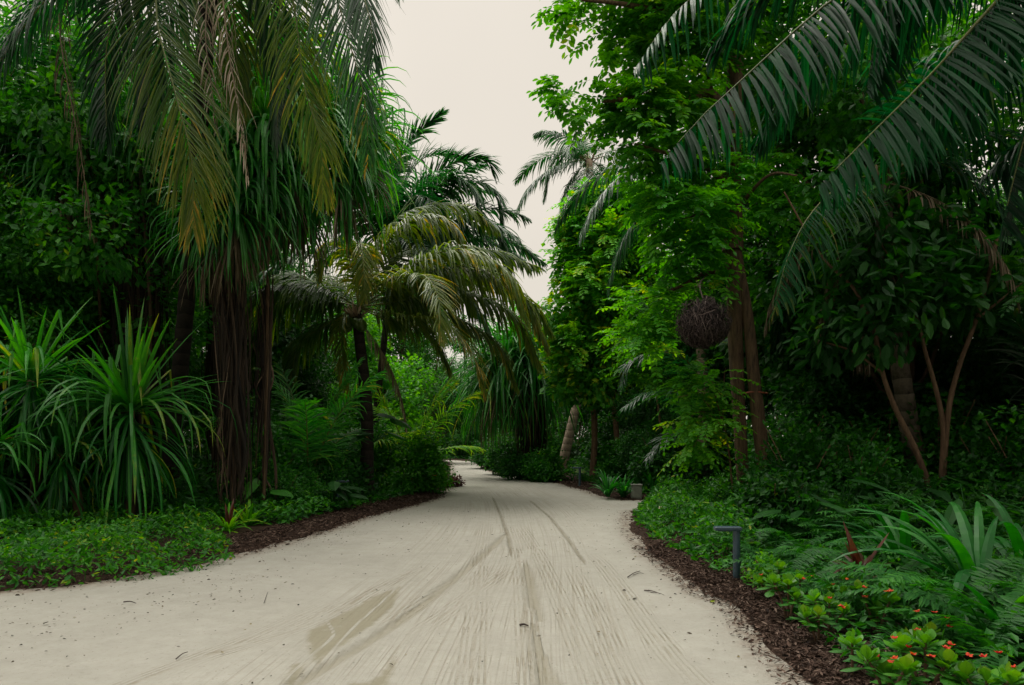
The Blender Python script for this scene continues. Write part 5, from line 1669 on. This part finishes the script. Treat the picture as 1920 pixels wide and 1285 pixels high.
twig('dry twig on the sand right of the wheel furrow', 1177, 1085, 1200, 1073, .007, fork=True)
twig('pale forked twig lying near the mulch edge', 1208, 1110, 1238, 1116, .006, fork=True)
twig('short dark piece of bark in the middle of the road', 974, 1176, 991, 1177, .011)
twig('short twig near the low ground cover', 232, 1132, 255, 1134, .007)
twig('thin twig lying towards the wheel marks on the left of the road', 495, 1134, 502, 1113, .004)
twig('long dry stick on the mulch beside the ground cover', 424, 1010, 486, 1019, .012)
twig('tiny dark twig far to the left on the sand', 330, 1240, 352, 1226, .005)


GCL = [tuple(gp(*p)) for p in ((-260, 1142), (0, 1114), (90, 1106), (200, 1094), (280, 1088), (330, 1080), (390, 1070), (440, 1050), (432, 1026), (405, 1008), (330, 1000), (150, 984), (0, 980), (-260, 985))]
GCR = [tuple(gp(*p)) for p in ((1188, 968), (1200, 993), (1235, 1025), (1280, 1052), (1330, 1074), (1366, 1082), (1400, 1078), (1445, 1060), (1450, 1000), (1420, 960), (1300, 942), (1205, 942))]


# mulch chips along both edges
def scatter(n, box, keep, seed):
    rng = np.random.default_rng(seed)
    P = np.stack([rng.uniform(box[0], box[1], n), rng.uniform(box[2], box[3], n)], 1)
    sd = road_sd(P)
    k = keep(sd, P, rng)
    return P[k], sd[k]


mb = MB()
rng = np.random.default_rng(301)
for (box, n) in (((1.6, 4.2, 3.8, 10), 90000), ((1.6, 4, 10, 24), 16000), ((-7.5, -1.4, 6.5, 20), 110000), ((-4, -.5, 20, 40), 8000), ((-1.5, 3.2, 18, 34), 16000)):
    P, sd = scatter(n, box, lambda sd, P, r: (sd > -.16 + .3 * r.random(len(sd)) ** 3) & (sd < .95) & ((sd > .05) | (r.random(len(sd)) < .25)), int(n + 7))
    n_ = len(P)
    Z = ground_z(P, sd)
    Z = np.maximum(Z, .0) + rng.uniform(.002, .03, n_)
    a = rng.uniform(0, 6.28, n_)
    tl = rng.normal(0, .3, n_)
    D = np.stack([np.cos(a) * np.cos(tl), np.sin(a) * np.cos(tl), np.sin(tl)], 1)
    N = nz(UP + rng.normal(0, .5, (n_, 3)))
    L = rng.uniform(.018, .062, n_) * (1 + .4 * (P[:, 1] > 9))
    mb.leaves(np.c_[P, Z], D, N, L, L * rng.uniform(.07, .2, n_), .3, 0, np.clip(rng.normal(.5, .27, n_), 0, 1), True)
o = mb.build('mulch', [M_CHIP])
o['kind'] = 'stuff'

# crumbs and specks lying on the sand
mb = MB()
P, sd = scatter(22000, (-5, 2.4, 3.8, 16), lambda sd, P, r: (sd < -.02) & (r.random(len(sd)) < np.clip(.03 + .6 * np.exp(sd / .16) + .12 * np.exp(sd / .5) + .22 * (P[:, 0] < -1.6) * (bnoise(P, 2.1, 2) > .1), 0, 1)), 303)
n_ = len(P)
a = rng.uniform(0, 6.28, n_)
L = rng.uniform(.008, .03, n_) * np.where(rng.random(n_) < .06, 1.9, 1)
mb.leaves(np.c_[P, np.full(n_, .006) + .01 * rng.random(n_)], np.stack([np.cos(a), np.sin(a), rng.normal(0, .15, n_)], 1), nz(UP + rng.normal(0, .3, (n_, 3))), L, L * rng.uniform(.15, .4, n_), .4, 0, np.clip(rng.normal(.4, .3, n_), 0, 1), True)
o = mb.build('litter', [M_PEB])
o['kind'] = 'stuff'
tw_ = thing('fallen_leaf', 'yellow fallen leaf on the sand near the lamp post', 'leaf', (*gp(1331, 1131), .012))
mb = MB()
mb.leaves(np.array([[0, 0, 0.]]), np.array([[1, .3, .1]]), np.array([[0, 0, 1.]]), .06, .02, .4, 0, .95)
mb.build('blade', M_LIME, tw_)


# ground cover, both banks
def cover(name, polys, n, hmax, leaf, mat, seed, tint=.42, full=True, wide=.42, edge=.5):
    rng = np.random.default_rng(seed)
    mb = MB()
    for poly in polys:
        q = np.array(poly, float)
        lo, hi = q.min(0), q.max(0)
        m = int(n * 2.2)
        P = np.stack([rng.uniform(lo[0], hi[0], m), rng.uniform(lo[1], hi[1], m)], 1)
        P = P[inside(P, q)][:n]
        d = seg_dist(P, q, np.roll(q, -1, 0)) + .12 * bnoise(P, 4., seed)
        P, d = P[d > 0], d[d > 0]
        thin = bnoise(P, 2.3, seed + 9) > -1.0 + .4 * rng.random(len(P))
        P, d = P[thin], d[thin]
        lump = np.clip(.6 + .36 * bnoise(P, 3.4, seed + 1) + .30 * bnoise(P, 9., seed + 4), .12, 1.25)
        H = hmax * np.clip(sstep(-.05, edge, d), 0, 1) * lump
        m = len(P)
        sd = road_sd(P)
        gz = np.maximum(ground_z(P, sd), 0)
        Z = gz + H * rng.random(m) ** .45 + .01
        a = rng.uniform(0, 6.28, m)
        D = nz(np.stack([np.cos(a), np.sin(a), rng.normal(.25, .6, m)], 1))
        N = nz(UP + rng.normal(0, .6, (m, 3)))
        L = leaf * rng.choice([.55, .8, 1.05, 1.4], m, p=[.25, .35, .28, .12])
        t = tint + .14 * bnoise(P, 5., seed + 2) + rng.normal(0, .17, m)
        mb.leaves(np.c_[P, Z], D, N, L, L * wide * .5, .3, 0, np.clip(t, 0, 1), full, .55)
        k = rng.random(m) < .04
        st = np.stack([np.c_[P[k], gz[k]], np.c_[P[k] + rng.normal(0, .03, (k.sum(), 2)), (gz[k] + Z[k]) / 2], np.c_[P[k], Z[k]]], 1)
        mb.ribbons(st, .004, np.array([1., 0, 0]), .3, 0, .3)
    o = mb.build(name, [mat])
    o['kind'] = 'stuff'
    return o


cover('ground_cover', [GCL], 17000, .40, .088, M_BROAD, 311, .52, edge=.3)
cover('ground_cover', [GCR], 15000, .72, .105, M_BROAD, 312, .48, edge=.5)
# cream flower heads over the right ground cover
for q, (x, y, lab) in enumerate([(1240, 954, 'cream flower head at the front of the right ground cover'), (1267, 946, 'cream flower head further back in the right ground cover')]):
    p = px(x, y, 12.2)
    t = thing('flower_head', lab, 'flower', p)
    mb = MB()
    rosette(mb, rng, 26, .055, .014, 0, 85, .8, 0, 3, .3, 0, .5, .2, .01)
    mb.build('petals', M_PALE, t)
    mb = MB()
    mb.tube(np.array([[0, 0, -.5], [.01, 0, -.2], [0, 0, 0]]), .005, 5, 0, .4)
    mb.build('stem', M_FERN, t)

# undergrowth that nobody could count, filling the shade under the trees
def undergrowth(boxes, seed, mat, leaf, hfun, lo=.9, name='undergrowth', tint=.4):
    rng = np.random.default_rng(seed)
    mb = MB()
    for box, n in boxes:
        P, sd = scatter(n, box, lambda sd, P, r: (sd > lo + 1.4 * (P[:, 0] < -3.5) * (P[:, 1] < 12)) & ~inside(P, np.array(GCL)) & ~inside(P, np.array(GCR)) & ~((P[:, 0] < 2.8) & (P[:, 1] > 6.2) & (P[:, 1] < 7.6) & (P[:, 0] > 2.)) & ((name == 'bed_plants') | ~((P[:, 0] > 1) & (P[:, 0] < 6.5) & (P[:, 1] < 9.2))), seed + n)
        m = len(P)
        H = hfun(sd, P) * (.7 + .4 * bnoise(P, 1.1, seed))
        Z = .05 + H * rng.random(m) ** .6
        a = rng.uniform(0, 6.28, m)
        D = nz(np.stack([np.cos(a), np.sin(a), rng.normal(.1, .5, m)], 1))
        N = nz(UP + rng.normal(0, .45, (m, 3)))
        L = leaf * rng.uniform(.6, 1.4, m)
        mb.leaves(np.c_[P, Z], D, N, L, L * .22, .3, 0, np.clip(tint + .15 * bnoise(P, 1.9, seed + 3) + rng.normal(0, .13, m), 0, 1), False)
    o = mb.build(name, [mat])
    o['kind'] = 'stuff'


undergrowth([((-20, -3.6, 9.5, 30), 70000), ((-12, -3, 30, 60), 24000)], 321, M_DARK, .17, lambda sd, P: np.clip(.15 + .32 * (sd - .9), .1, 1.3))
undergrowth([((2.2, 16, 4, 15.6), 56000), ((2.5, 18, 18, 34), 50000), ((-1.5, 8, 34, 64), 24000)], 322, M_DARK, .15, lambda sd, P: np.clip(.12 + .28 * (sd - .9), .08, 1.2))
# low bright leaves sprinkled over the left mulch bed
undergrowth([((-6.2, -2.2, 9.5, 19), 9000)], 323, M_BROAD, .12, lambda sd, P: .26 + .1 * sd, .75, 'bed_plants', .42)
undergrowth([((2.2, 7.5, 4.0, 9.4), 11000)], 324, M_BROAD, .09, lambda sd, P: .10 + .12 * sd, .38, 'bed_plants', .35)
